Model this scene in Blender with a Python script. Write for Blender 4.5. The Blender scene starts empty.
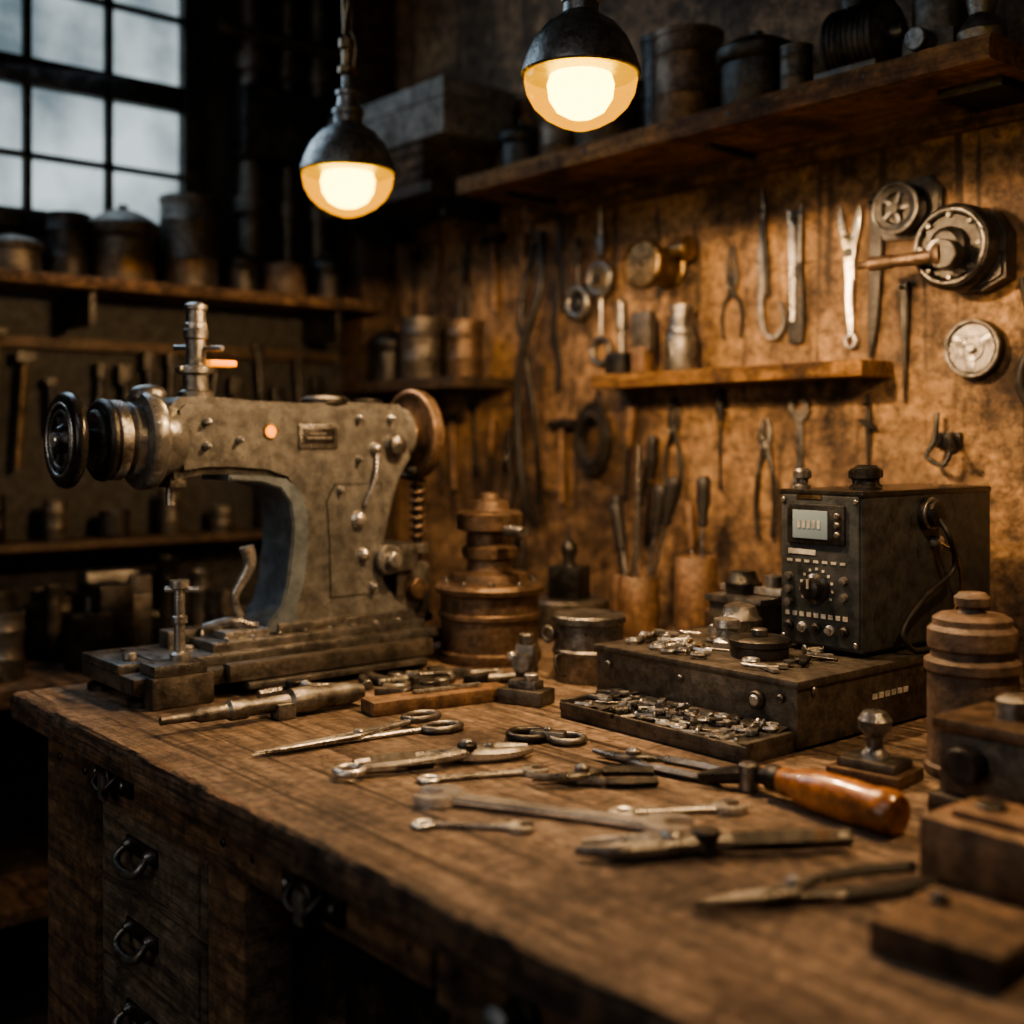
import bpy,bmesh,math,random
from mathutils import Matrix,Vector,noise
random.seed(7)
rad=math.radians
def T(x,y,z): return Matrix.Translation((x,y,z))
def R(a,d): return Matrix.Rotation(rad(d),4,a)
def S(x,y,z): return Matrix.Diagonal((x,y,z,1))
I=Matrix.Identity(4)
# ---------------------------------------------------------------- materials
def newmat(name):
    m=bpy.data.materials.new(name);m.use_nodes=True
    nt=m.node_tree;return m,nt,nt.nodes["Principled BSDF"]
def mk(name,c1,c2,rough=(.45,.75),metal=0.,scale=8,stretch=(1,1,1),bump=.2,bscale=60,c3=None,c3amt=.45,spec=.5,c3scale=3,bstretch=None,coat=0,grit=.55,gscale=38,scr=None,scrc=(.03,.02,.012),band=(.32,.68)):
    m,nt,b=newmat(name);N=nt.nodes.new;L=nt.links.new
    tc=N("ShaderNodeTexCoord");mp=N("ShaderNodeMapping");mp.inputs["Scale"].default_value=stretch
    L(tc.outputs["Object"],mp.inputs[0])
    n1=N("ShaderNodeTexNoise");n1.inputs["Scale"].default_value=scale;n1.inputs["Detail"].default_value=9;n1.inputs["Roughness"].default_value=.65
    L(mp.outputs[0],n1.inputs["Vector"])
    r=N("ShaderNodeValToRGB");r.color_ramp.elements[0].position=band[0];r.color_ramp.elements[1].position=band[1]
    r.color_ramp.elements[0].color=(*c1,1);r.color_ramp.elements[1].color=(*c2,1)
    L(n1.outputs["Fac"],r.inputs[0]);col=r.outputs[0]
    n2=N("ShaderNodeTexNoise");n2.inputs["Scale"].default_value=c3scale;n2.inputs["Detail"].default_value=10;n2.inputs["Roughness"].default_value=.7
    L(tc.outputs["Object"],n2.inputs["Vector"])
    if c3:
        r2=N("ShaderNodeValToRGB");r2.color_ramp.elements[0].position=c3amt;r2.color_ramp.elements[1].position=min(.99,c3amt+.16)
        L(n2.outputs["Fac"],r2.inputs[0])
        mx=N("ShaderNodeMixRGB");L(r2.outputs[0],mx.inputs[0]);L(col,mx.inputs[1]);mx.inputs[2].default_value=(*c3,1);col=mx.outputs[0]
    n4=N("ShaderNodeTexNoise");n4.inputs["Scale"].default_value=gscale;n4.inputs["Detail"].default_value=6;n4.inputs["Roughness"].default_value=.75
    L(tc.outputs["Object"],n4.inputs["Vector"])
    g=N("ShaderNodeMapRange");g.inputs["From Min"].default_value=.38;g.inputs["From Max"].default_value=.60;g.inputs["To Min"].default_value=1-grit;g.inputs["To Max"].default_value=1.1
    L(n4.outputs["Fac"],g.inputs[0]);mg=N("ShaderNodeMixRGB");mg.blend_type='MULTIPLY';mg.inputs[0].default_value=1
    L(col,mg.inputs[1]);L(g.outputs[0],mg.inputs[2]);col=mg.outputs[0]
    if scr:
        for k,(sc,rt,th) in enumerate(scr):
            ms=N("ShaderNodeMapping");ms.inputs["Scale"].default_value=sc;ms.inputs["Rotation"].default_value=(0,0,rad(rt))
            L(tc.outputs["Object"],ms.inputs[0]);ns=N("ShaderNodeTexNoise");ns.inputs["Scale"].default_value=1;ns.inputs["Detail"].default_value=4;L(ms.outputs[0],ns.inputs["Vector"])
            rs=N("ShaderNodeValToRGB");rs.color_ramp.elements[0].position=th;rs.color_ramp.elements[1].position=th+.05;L(ns.outputs["Fac"],rs.inputs[0])
            rs.color_ramp.elements[1].color=(.8,.8,.8,1)
            mx=N("ShaderNodeMixRGB");L(rs.outputs[0],mx.inputs[0]);L(col,mx.inputs[1]);mx.inputs[2].default_value=(*scrc,1);col=mx.outputs[0]
    L(col,b.inputs["Base Color"])
    mr=N("ShaderNodeMapRange");mr.inputs["From Min"].default_value=.3;mr.inputs["From Max"].default_value=.7
    mr.inputs["To Min"].default_value=rough[0];mr.inputs["To Max"].default_value=rough[1]
    L(n2.outputs["Fac"],mr.inputs[0]);L(mr.outputs[0],b.inputs["Roughness"])
    b.inputs["Metallic"].default_value=metal;b.inputs["Specular IOR Level"].default_value=spec
    b.inputs["Coat Weight"].default_value=coat
    if bump:
        n3=N("ShaderNodeTexNoise");n3.inputs["Scale"].default_value=bscale;n3.inputs["Detail"].default_value=8;n3.inputs["Roughness"].default_value=.7
        mp3=N("ShaderNodeMapping");mp3.inputs["Scale"].default_value=bstretch or (1,1,1)
        L(tc.outputs["Object"],mp3.inputs[0]);L(mp3.outputs[0],n3.inputs["Vector"])
        bp=N("ShaderNodeBump");bp.inputs["Strength"].default_value=bump;bp.inputs["Distance"].default_value=.01
        L(n3.outputs["Fac"],bp.inputs["Height"]);L(bp.outputs[0],b.inputs["Normal"])
    return m
def emis(name,c,st):
    m,nt,b=newmat(name);b.inputs["Base Color"].default_value=(*c,1);b.inputs["Emission Color"].default_value=(*c,1);b.inputs["Emission Strength"].default_value=st;return m
M={}
M['tabletop']=mk("worn_bench_wood",(.13,.088,.058),(.47,.335,.235),(.24,.52),scale=3,stretch=(1.6,16,14),bump=.7,bscale=9,bstretch=(2.5,40,40),c3=(.085,.055,.036),c3amt=.50,c3scale=5,grit=.6,gscale=75,scr=[((2.5,120,1),8,.62),((90,6,1),20,.65),((1.4,80,1),0,.60)],band=(.36,.64))
M['benchedge']=mk("split_bench_edge_wood",(.09,.055,.034),(.42,.26,.155),(.45,.75),scale=4,stretch=(1.5,14,40),bump=1.0,bscale=9,bstretch=(2,30,80),c3=(.035,.022,.014),c3amt=.47,c3scale=10,grit=.65,band=(.38,.62))
M['benchwood']=mk("dark_bench_wood",(.10,.06,.035),(.38,.235,.135),(.42,.72),scale=4,stretch=(1.5,10,16),bump=.9,bscale=9,bstretch=(2,30,60),c3=(.04,.025,.016),c3amt=.49,c3scale=6,band=(.37,.63))
M['darkwood']=mk("dark_shelf_wood",(.05,.032,.02),(.12,.075,.045),(.5,.8),scale=4,stretch=(10,1.5,14),bump=.4,bscale=20,c3=(.025,.017,.012),c3amt=.5,c3scale=6)  # very dark brown wood for left-hand shelves, trim and rack
M['drawer']=mk("grey_brown_drawer_wood",(.11,.088,.068),(.36,.28,.205),(.42,.72),scale=4,stretch=(1.5,10,20),bump=.9,bscale=9,bstretch=(2,30,60),c3=(.05,.037,.028),c3amt=.51,c3scale=7,band=(.37,.63))
M['shelfwood']=mk("shelf_wood",(.17,.082,.032),(.52,.29,.115),(.35,.65),scale=5,stretch=(1,14,14),bump=.8,bscale=9,bstretch=(2,30,60),c3=(.07,.036,.017),c3amt=.48,c3scale=6,band=(.37,.63))
M['wall']=mk("stained_tool_wall",(.12,.07,.037),(.46,.285,.15),(.38,.74),scale=3.6,stretch=(1,1,1.4),bump=1.0,bscale=20,c3=(.05,.031,.02),c3amt=.475,c3scale=4.5,grit=.7,gscale=34,scr=[((30,1,2.0),0,.60),((5,1,45),0,.67),((80,1,60),0,.70)],band=(.37,.63))
M['darkwall']=mk("dark_grey_wall",(.026,.026,.026),(.065,.06,.054),(.7,.9),scale=3,bump=.5,bscale=14,c3=(.014,.014,.013),c3amt=.5)  # near-black grey for the left wall and ceiling
M['floor']=mk("concrete_floor",(.03,.027,.024),(.06,.05,.042),(.6,.9),scale=4,bump=.3,bscale=20)
M['dark']=mk("black_steel",(.034,.033,.032),(.095,.09,.085),(.22,.48),.75,scale=14,bump=.25,bscale=90,c3=(.13,.075,.042),c3amt=.59,c3scale=14)
M['gun']=mk("gunmetal",(.15,.145,.14),(.34,.325,.305),(.2,.45),.8,scale=14,bump=.22,bscale=90,c3=(.09,.06,.038),c3amt=.55,c3scale=16)
M['steel']=mk("worn_steel",(.38,.37,.355),(.68,.665,.64),(.18,.4),.8,scale=14,bump=.15,bscale=90,c3=(.17,.125,.09),c3amt=.58,c3scale=18)
M['chrome']=mk("polished_tool_steel",(.60,.59,.57),(.85,.835,.81),(.12,.3),.75,scale=10,bump=.06,bscale=60,c3=(.26,.215,.17),c3amt=.62,c3scale=15,grit=.35)
M['brass']=mk("aged_brass",(.17,.115,.06),(.33,.23,.125),(.26,.48),.85,scale=14,bump=.2,bscale=70,c3=(.075,.05,.03),c3amt=.52,c3scale=14)
M['bronze']=mk("brown_bronze",(.10,.07,.047),(.26,.175,.12),(.28,.52),.6,scale=12,bump=.28,bscale=60,c3=(.055,.037,.025),c3amt=.52,c3scale=10)
M['machine']=mk("grey_taupe_enamel",(.125,.125,.122),(.235,.23,.218),(.18,.38),.4,scale=6,bump=.16,bscale=50,c3=(.055,.05,.044),c3amt=.54,c3scale=9,coat=.35,grit=.45)
M['machinegrey']=mk("bluegrey_enamel",(.10,.125,.145),(.18,.21,.235),(.25,.45),.2,scale=6,bump=.1,bscale=50,c3=(.05,.055,.058),c3amt=.58,c3scale=9,coat=.25,grit=.35)
M['iron']=mk("brown_cast_iron",(.075,.068,.06),(.20,.175,.15),(.28,.52),.6,scale=12,bump=.3,bscale=60,c3=(.05,.037,.027),c3amt=.54,c3scale=9)
M['black']=mk("black_gloss",(.012,.012,.012),(.03,.028,.026),(.15,.35),.1,scale=8,bump=.05,bscale=60)
M['panel']=mk("charcoal_panel",(.04,.047,.05),(.068,.074,.077),(.3,.5),.2,scale=12,bump=.15,bscale=150,c3=(.08,.066,.052),c3amt=.64,c3scale=20)
M['terra']=mk("brown_clay",(.09,.062,.045),(.20,.138,.10),(.38,.62),0,scale=10,bump=.4,bscale=50,c3=(.05,.034,.024),c3amt=.51,c3scale=8)
M['cupwood']=mk("turned_wood",(.11,.065,.037),(.27,.16,.09),(.38,.6),0,scale=9,stretch=(4,4,1),bump=.4,bscale=40,c3=(.055,.032,.019),c3amt=.53,c3scale=10)
M['handle']=mk("orange_wood_handle",(.30,.115,.036),(.48,.205,.07),(.2,.38),0,scale=9,stretch=(1,6,6),bump=.1,bscale=40,c3=(.13,.05,.018),c3amt=.54,c3scale=12,coat=.4)
M['box']=mk("pale_cardboard",(.18,.17,.155),(.29,.27,.245),(.7,.9),0,scale=5,bump=.1,bscale=30,c3=(.10,.085,.07),c3amt=.52)
M['rubber']=mk("black_rubber",(.015,.015,.015),(.035,.03,.028),(.4,.6),0,scale=10,bump=.1)
M['paper']=mk("printed_label",(.40,.39,.36),(.55,.53,.49),(.5,.7),0,scale=20,bump=0)
M['lcd']=emis("lcd_screen",(.17,.22,.23),.24)
M['inner']=mk("enamel_inside",(.30,.19,.05),(.36,.23,.07),(.4,.6),0,scale=8,bump=0)
M['orange']=emis("orange_indicator",(1,.32,.01),1.1)
M['bulb']=emis("hot_bulb",(1,.80,.22),14)
g,nt,b=newmat("amber_glass");nt.nodes.remove(b)
tr=nt.nodes.new("ShaderNodeBsdfTransparent");tr.inputs[0].default_value=(1,.72,.06,1)
gl=nt.nodes.new("ShaderNodeBsdfGlossy");gl.inputs["Roughness"].default_value=.1
em=nt.nodes.new("ShaderNodeEmission");em.inputs[0].default_value=(1,.46,.0,1);em.inputs[1].default_value=.85
a=nt.nodes.new("ShaderNodeAddShader");x=nt.nodes.new("ShaderNodeMixShader");x.inputs[0].default_value=.04
nt.links.new(tr.outputs[0],x.inputs[1]);nt.links.new(gl.outputs[0],x.inputs[2]);nt.links.new(x.outputs[0],a.inputs[0]);nt.links.new(em.outputs[0],a.inputs[1])
nt.links.new(a.outputs[0],nt.nodes["Material Output"].inputs[0]);M['amber']=g
g,nt,b=newmat("overcast_window_glass")
tc=nt.nodes.new("ShaderNodeTexCoord");n=nt.nodes.new("ShaderNodeTexNoise");n.inputs["Scale"].default_value=3.4;n.inputs["Detail"].default_value=5
r=nt.nodes.new("ShaderNodeValToRGB");r.color_ramp.elements[0].position=.35;r.color_ramp.elements[1].position=.66
r.color_ramp.elements[0].color=(.13,.175,.20,1);r.color_ramp.elements[1].color=(.66,.77,.80,1)
nt.links.new(tc.outputs["Object"],n.inputs["Vector"]);nt.links.new(n.outputs["Fac"],r.inputs[0]);nt.links.new(r.outputs[0],b.inputs["Emission Color"])
b.inputs["Emission Strength"].default_value=1.1;b.inputs["Base Color"].default_value=(.05,.06,.07,1);b.inputs["Roughness"].default_value=.3
M['pane']=g
# ---------------------------------------------------------------- builder
def cr(pts,n=6,closed=False):
    P=[tuple(map(float,p)) for p in pts];k=len(P);out=[]
    rng=range(k if closed else k-1)
    for i in rng:
        if closed: p0,p1,p2,p3=P[(i-1)%k],P[i],P[(i+1)%k],P[(i+2)%k]
        else: p0,p1,p2,p3=P[max(i-1,0)],P[i],P[i+1],P[min(i+2,k-1)]
        for j in range(n):
            t=j/n
            out.append(tuple(.5*((2*b_)+(-a_+c_)*t+(2*a_-5*b_+4*c_-d_)*t*t+(-a_+3*b_-3*c_+d_)*t**3) for a_,b_,c_,d_ in zip(p0,p1,p2,p3)))
    if not closed: out.append(P[-1])
    return out
class B:
    def __init__(s,name): s.name=name;s.bm=bmesh.new();s.mats=[]
    def mi(s,k):
        if k not in s.mats: s.mats.append(k)
        return s.mats.index(k)
    def merge(s,t,mat,X=None):
        if X is not None: t.transform(X)
        bmesh.ops.recalc_face_normals(t,faces=t.faces)
        i=s.mi(mat)
        for f in t.faces: f.material_index=i;f.smooth=True
        me=bpy.data.meshes.new("t");t.to_mesh(me);t.free();s.bm.from_mesh(me);bpy.data.meshes.remove(me)
    def box(s,c,d,mat,X=None,bev=.003,seg=2):
        t=bmesh.new();bmesh.ops.create_cube(t,size=1);t.transform(T(*c)@S(*d))
        bev=min(bev,min(d)*.45)
        if bev>0: bmesh.ops.bevel(t,geom=t.edges[:],offset=bev,segments=seg,affect='EDGES',profile=.6)
        s.merge(t,mat,X);return s
    def b2(s,a,b,mat,**k):
        return s.box([(p+q)/2 for p,q in zip(a,b)],[abs(q-p) for p,q in zip(a,b)],mat,**k)
    def lathe(s,prof,mat,X=None,seg=32):
        t=bmesh.new();rings=[]
        for r,z in prof:
            if r<1e-5: rings.append([t.verts.new((0,0,z))])
            else: rings.append([t.verts.new((r*math.cos(2*math.pi*i/seg),r*math.sin(2*math.pi*i/seg),z)) for i in range(seg)])
        for A,C in zip(rings,rings[1:]):
            for i in range(seg):
                j=(i+1)%seg
                if len(A)==1 and len(C)==1: continue
                if len(A)==1: t.faces.new((A[0],C[i],C[j]))
                elif len(C)==1: t.faces.new((A[i],A[j],C[0]))
                else: t.faces.new((A[i],A[j],C[j],C[i]))
        if len(rings[0])>1: t.faces.new(rings[0])
        if len(rings[-1])>1: t.faces.new(rings[-1])
        s.merge(t,mat,X);return s
    def cyl(s,r,h,mat,X=None,seg=32,bev=.002):
        b=min(bev,r*.4,h*.4)
        return s.lathe([(0,0),(r-b,0),(r,b),(r,h-b),(r-b,h),(0,h)],mat,X,seg)
    def ring(s,R_,r,mat,X=None,seg=36,m=10,flat=1):
        t=bmesh.new();g=[[t.verts.new(((R_+r*math.cos(2*math.pi*j/m))*math.cos(2*math.pi*i/seg),(R_+r*math.cos(2*math.pi*j/m))*math.sin(2*math.pi*i/seg),flat*r*math.sin(2*math.pi*j/m))) for j in range(m)] for i in range(seg)]
        for i in range(seg):
            for j in range(m): t.faces.new((g[i][j],g[(i+1)%seg][j],g[(i+1)%seg][(j+1)%m],g[i][(j+1)%m]))
        s.merge(t,mat,X);return s
    def poly(s,pts,z0,z1,mat,X=None,bev=.002,seg=2):
        t=bmesh.new();vs=[t.verts.new((p[0],p[1],z0)) for p in pts];f=t.faces.new(vs)
        e=bmesh.ops.extrude_face_region(t,geom=[f]);bmesh.ops.translate(t,verts=[v for v in e['geom'] if isinstance(v,bmesh.types.BMVert)],vec=(0,0,z1-z0))
        bmesh.ops.recalc_face_normals(t,faces=t.faces)
        if bev>0:
            ed=[x for x in t.edges if abs(x.verts[0].co.z-x.verts[1].co.z)<1e-6]
            bmesh.ops.bevel(t,geom=ed,offset=bev,segments=seg,affect='EDGES',clamp_overlap=True)
        s.merge(t,mat,X);return s
    def tube(s,pts,r,mat,X=None,m=10,n=6,closed=False,smooth=True):
        P=[(p[0],p[1],p[2],p[3] if len(p)>3 else r) for p in pts]
        if smooth: P=cr(P,n,closed)
        t=bmesh.new();k=len(P);V=[Vector(p[:3]) for p in P];rings=[];prev=None
        for i in range(k):
            if closed: d=V[(i+1)%k]-V[i-1]
            else: d=V[min(i+1,k-1)]-V[max(i-1,0)]
            if d.length<1e-9: d=Vector((0,0,1))
            d.normalize()
            if prev is None:
                up=Vector((0,0,1)) if abs(d.z)<.9 else Vector((1,0,0));a=d.cross(up).normalized()
            else: a=(prev-d*prev.dot(d)).normalized()
            prev=a;b=d.cross(a)
            rings.append([t.verts.new(V[i]+(a*math.cos(2*math.pi*j/m)+b*math.sin(2*math.pi*j/m))*max(P[i][3],1e-4)) for j in range(m)])
        for i in range(k if closed else k-1):
            A=rings[i];C=rings[(i+1)%k]
            for j in range(m): t.faces.new((A[j],A[(j+1)%m],C[(j+1)%m],C[j]))
        if not closed: t.faces.new(rings[0]);t.faces.new(rings[-1])
        s.merge(t,mat,X);return s
    def sweep(s,pts,mat,X=None,ch=.28,n=5,smooth=True):
        P=cr(pts,n) if smooth else pts
        t=bmesh.new();rings=[];k=len(P)
        for i in range(k):
            a=P[max(i-1,0)];b=P[min(i+1,k-1)];dx,dy=b[0]-a[0],b[1]-a[1];l=math.hypot(dx,dy) or 1
            nx,ny=-dy/l,dx/l;x,y,z,w,h=P[i];w=max(w,.0008)/2;h=max(h,.0008)/2;c=min(w,h)*ch*2
            cs=[(w,h-c),(w-c,h),(-w+c,h),(-w,h-c),(-w,-h+c),(-w+c,-h),(w-c,-h),(w,-h+c)]
            rings.append([t.verts.new((x+nx*q,y+ny*q,z+zz)) for q,zz in cs])
        for A,C in zip(rings,rings[1:]):
            for j in range(8): t.faces.new((A[j],A[(j+1)%8],C[(j+1)%8],C[j]))
        t.faces.new(rings[0]);t.faces.new(rings[-1])
        s.merge(t,mat,X);return s
    def finish(s,X=None,parent=None):
        co=[v.co for v in s.bm.verts]
        if X is None:
            mn=[min(c[i] for c in co) for i in range(3)];mx=[max(c[i] for c in co) for i in range(3)]
            o=Vector(((mn[0]+mx[0])/2,(mn[1]+mx[1])/2,mn[2]));s.bm.transform(Matrix.Translation(-o));X=Matrix.Translation(o)
        me=bpy.data.meshes.new(s.name);s.bm.to_mesh(me);s.bm.free()
        for k in s.mats: me.materials.append(M[k])
        me.set_sharp_from_angle(angle=rad(38))
        ob=bpy.data.objects.new(s.name,me);bpy.context.collection.objects.link(ob);ob.matrix_world=X
        if parent: ob.parent=parent;ob.matrix_parent_inverse=parent.matrix_world.inverted()
        return ob
WY=2.05; TZ=.85
def wallX(x,z,ang=0,off=0): return T(x,WY-off,z)@R('X',90)@R('Z',ang)
def onT(x,y,ang=0,z=TZ): return T(x,y,z)@R('Z',ang)
def between(p,q,z=TZ):
    return onT((p[0]+q[0])/2,(p[1]+q[1])/2,math.degrees(math.atan2(q[1]-p[1],q[0]-p[0])),z),math.hypot(q[0]-p[0],q[1]-p[1])
# ---------------------------------------------------------------- room
B("floor").b2((-3.3,-1.5,-.1),(1.6,2.2,0),'floor',bev=0).finish()
B("ceiling").b2((-3.3,-1.5,3.0),(1.6,2.2,3.1),'darkwall',bev=0).finish()
B("wall_right").b2((-3.1,WY,0),(1.6,WY+.12,3.0),'wall',bev=0).finish()
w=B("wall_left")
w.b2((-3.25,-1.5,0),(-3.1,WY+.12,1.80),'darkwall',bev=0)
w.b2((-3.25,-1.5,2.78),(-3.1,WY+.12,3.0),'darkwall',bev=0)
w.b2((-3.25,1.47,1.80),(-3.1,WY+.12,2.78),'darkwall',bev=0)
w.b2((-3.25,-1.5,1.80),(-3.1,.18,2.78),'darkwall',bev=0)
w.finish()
w=B("window_1")
y0,y1,z0,z1=.18,1.47,1.80,2.78
w.b2((-3.16,y0,z0),(-3.08,y1,z0+.05),'dark');w.b2((-3.16,y0,z1-.05),(-3.08,y1,z1),'dark')
w.b2((-3.16,y0,z0),(-3.08,y0+.05,z1),'dark');w.b2((-3.16,y1-.05,z0),(-3.08,y1,z1),'dark')
w.b2((-3.15,y0,2.165),(-3.09,y1,2.235),'dark')
for yy in (.36,.58,.79,1.01,1.22): w.b2((-3.14,yy-.010,z0),(-3.10,yy+.010,z1),'dark')
for zz in (1.99,2.42,2.6): w.b2((-3.14,y0,zz-.008),(-3.10,y1,zz+.008),'dark')
w.b2((-3.13,y0+.02,z0+.02),(-3.122,y1-.02,z1-.02),'pane',bev=0)
w.finish()
B("trim_1").b2((-3.1,1.93,0),(-2.98,WY,3.0),'darkwood',bev=.006).finish()
p=B("steam_pipes")
for yy,r in ((1.60,.035),(1.72,.022),(1.82,.028)):
    p.tube([(-3.05,yy,1.72),(-3.05,yy,2.2),(-3.05,yy,2.99)],r,'iron',smooth=False)
    for zz in (1.9,2.3,2.65): p.cyl(r*1.4,.05,'iron',T(-3.05,yy,zz))
p.tube([(-3.03,1.5,2.40),(-3.03,1.95,2.40)],.02,'iron',smooth=False)
p.b2((-3.09,1.55,2.05),(-2.98,1.85,2.25),'dark',bev=.01)
p.finish()
# ---------------------------------------------------------------- workbench
w=B("workbench")
t=bmesh.new();NX=420;xs=[-2.07+i*(2.64/NX) for i in range(NX+1)];rings=[]
for i,x in enumerate(xs):
    def nz(k,a,f=16): return noise.noise(Vector((x*f,k*7.3,0)))*a*.6+min(0,noise.noise(Vector((x*55,k*3.1,2))))*a*-1.2
    fr=.645
    pr=[(fr+.006,.804),(fr+.001+nz(1,.003),.808),(fr+nz(2,.003),.824+nz(3,.002)),(fr+nz(4,.003),.840),(fr+.002+nz(5,.004),.8468),(fr+.007+nz(6,.007),.85),(1.2,.85),(1.6,.85),(2.045,.85),(2.045,.804)]
    e=.004 if i==0 else 0
    rings.append([t.verts.new((x+(nz(8,.003) if i==0 else 0),y,z-(e if z>.84 else 0))) for y,z in pr])
for A,C in zip(rings,rings[1:]):
    for j in range(10): t.faces.new((A[j],A[(j+1)%10],C[(j+1)%10],C[j]))
t.faces.new(rings[0]);t.faces.new(rings[-1]);w.merge(t,'tabletop')
ei=w.mi('benchedge')
for f in w.bm.faces:
    c=f.calc_center_median()
    if (c.y<.662 and c.z<.8485) or len(f.verts)>4: f.material_index=ei
w.b2((-2.01,.685,0),(-1.80,.77,.804),'benchwood',bev=.006)
w.b2((-1.80,.678,.738),(-1.325,.72,.804),'benchwood',bev=.004)
w.b2((-1.322,.675,.745),(-.925,.72,.804),'benchwood',bev=.004)
w.b2((-.922,.679,.732),(-.30,.72,.804),'benchwood',bev=.004)
w.b2((-.295,.679,.735),(.5,.72,.804),'benchwood',bev=.004)
w.b2((-1.43,.69,0),(-1.33,.76,.742),'benchwood',bev=.005)
w.b2((-.93,.70,0),(-.86,.76,.735),'benchwood',bev=.005)
w.b2((.3,.70,0),(.4,.78,.804),'benchwood',bev=.005)
w.b2((.3,1.9,0),(.4,2.0,.804),'benchwood',bev=.005);w.b2((-1.99,1.9,0),(-1.89,2.0,.804),'benchwood',bev=.005)
w.b2((-1.82,.74,.05),(-1.80,1.9,.804),'benchwood');w.b2((-1.36,.76,.05),(-1.34,1.9,.742),'benchwood')
w.b2((-1.99,.77,.10),(-1.97,1.9,.804),'benchwood')
w.b2((-1.80,1.88,.05),(.3,1.90,.804),'benchwood')
w.b2((-1.34,.74,.50),(-.86,1.88,.525),'benchwood');w.b2((-1.80,.74,.05),(.3,1.88,.075),'benchwood')
zt=.732
XF=Matrix(((0,0,1,0),(1,0,0,0),(0,1,0,0),(0,0,0,1)))
for k in range(5):
    zb=zt-.118
    w.b2((-1.792,.693,zb+.004),(-1.438,.73,zt-.004),'drawer',bev=.004)
    w.b2((-1.775,.689,zb+.018),(-1.455,.70,zt-.018),'drawer',bev=.002)
    cx,cz=-1.63,(zb+zt)/2+.008
    w.b2((cx-.052,.685,cz-.002),(cx+.052,.690,cz+.022),'dark')
    for q in (-1,1):
        w.lathe([(0,0),(.009,0),(.009,.006),(.005,.012),(0,.013)],'gun',T(cx+q*.036,.686,cz+.012)@R('X',90),14)
    w.tube([(cx-.036,.678,cz+.010,.005),(cx-.040,.668,cz-.0,.006),(cx-.030,.662,cz-.010,.0065),(cx,.660,cz-.014,.0075),(cx+.030,.662,cz-.010,.0065),(cx+.040,.668,cz-.0,.006),(cx+.036,.678,cz+.010,.005)],.006,'gun')
    zt=zb
for k in range(3):
    w.b2((-.85,.70,.732-.2*(k+1)+.006),(-.35,.73,.732-.2*k-.006),'drawer',bev=.004)
w.b2((-.35,.70,0),(-.29,.76,.735),'benchwood',bev=.005)
def latch(x,z,wd=.11,y=.672):
    w.b2((x-wd/2,y-.002,z-.018),(x+wd/2,y+.006,z+.018),'dark')
    w.cyl(.018,.014,'dark',T(x,y,z)@R('X',90),20);w.b2((x-.012,y-.018,z-.03),(x+.012,y-.010,z+.008),'gun')
    for q in (-1,1):
        w.cyl(.006,.008,'gun',T(x+q*wd*.38,y-.001,z)@R('X',90),10);w.tube([(x+q*.03,y-.002,z+.01),(x+q*.025,y-.018,z-.006),(x+q*.012,y-.016,z-.018)],.0045,'dark')
latch(-1.70,.782,.13);latch(-1.14,.775,.13)
w.cyl(.02,.012,'dark',T(-.79,.680,.77)@R('X',90));w.lathe([(.008,0),(.008,.012),(.016,.018),(.018,.026),(.012,.034),(0,.036)],'gun',T(-.79,.670,.77)@R('X',90))
for x in (-1.95,-1.84): w.cyl(.007,.006,'dark',T(x,.688,.76)@R('X',90),10)
for x in (-1.36,-1.28,-.96,-.89): w.cyl(.006,.006,'dark',T(x,.680,.775)@R('X',90),10)
w.finish()
c=B("toolbox_under_bench")
c.b2((-1.28,.80,.525),(-.96,1.05,.62),'dark',bev=.008).b2((-1.29,.79,.62),(-.95,1.06,.65),'black',bev=.008)
c.tube([(-1.2,.9,.65),(-1.2,.9,.675),(-1.04,.9,.675),(-1.04,.9,.65)],.007,'gun');c.finish()
# ---------------------------------------------------------------- sewing machine (long axis = Y)
m=B("industrial_sewing_machine")
def YZ(x0): return T(x0,0,0)@XF
cx=-1.92
arm=[(.84,1.325),(.86,1.342),(.93,1.343),(1.00,1.338),(1.10,1.336),(1.18,1.340),(1.30,1.338),(1.325,1.31),(1.325,1.235),(1.300,1.20),(1.280,1.14),(1.262,1.07),(1.267,1.0),(1.295,.965),(1.32,.95),(1.32,.93),(1.02,.93),(1.02,.95),(1.048,.975),(1.060,1.02),(1.068,1.08),(1.072,1.13),(1.066,1.168),(1.047,1.195),(1.01,1.207),(.95,1.212),(.90,1.212),(.85,1.205)]
m.poly(arm,-.05,.05,'machine',YZ(cx),bev=.014,seg=4)
m.poly([(1.010,.933),(1.014,.952),(1.040,.98),(1.051,1.02),(1.059,1.08),(1.062,1.125),(1.056,1.159),(1.037,1.185),(1.00,1.196),(.94,1.201),(.94,1.211),(1.00,1.209),(1.050,1.202),(1.080,1.178),(1.094,1.135),(1.094,1.08),(1.086,1.02),(1.072,.975),(1.072,.933)],-.056,.056,'machinegrey',YZ(cx),bev=.003)
m.poly([(1.14,.985),(1.245,.985),(1.24,1.06),(1.257,1.16),(1.25,1.19),(1.15,1.19),(1.132,1.16),(1.138,1.08)],.049,.052,'machine',YZ(cx),bev=.003)
m.b2((cx+.048,1.03,.93),(cx+.062,1.32,.95),'gun',bev=.004)
Yax=lambda x,y,z:T(x,y,z)@R('X',-90)
m.lathe([(0,0),(.055,0),(.062,.006),(.064,.02),(.080,.024),(.083,.030),(.083,.046),(.079,.052),(.066,.056),(.064,.085),(.055,.095),(0,.10)],'machine',Yax(cx,.775,1.27),40)
m.lathe([(0,0),(.045,0),(.05,.004),(.05,.018),(.06,.022),(.066,.028),(.066,.044),(.055,.049),(.055,.07),(0,.075)],'gun',Yax(cx,.725,1.27),40)
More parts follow.
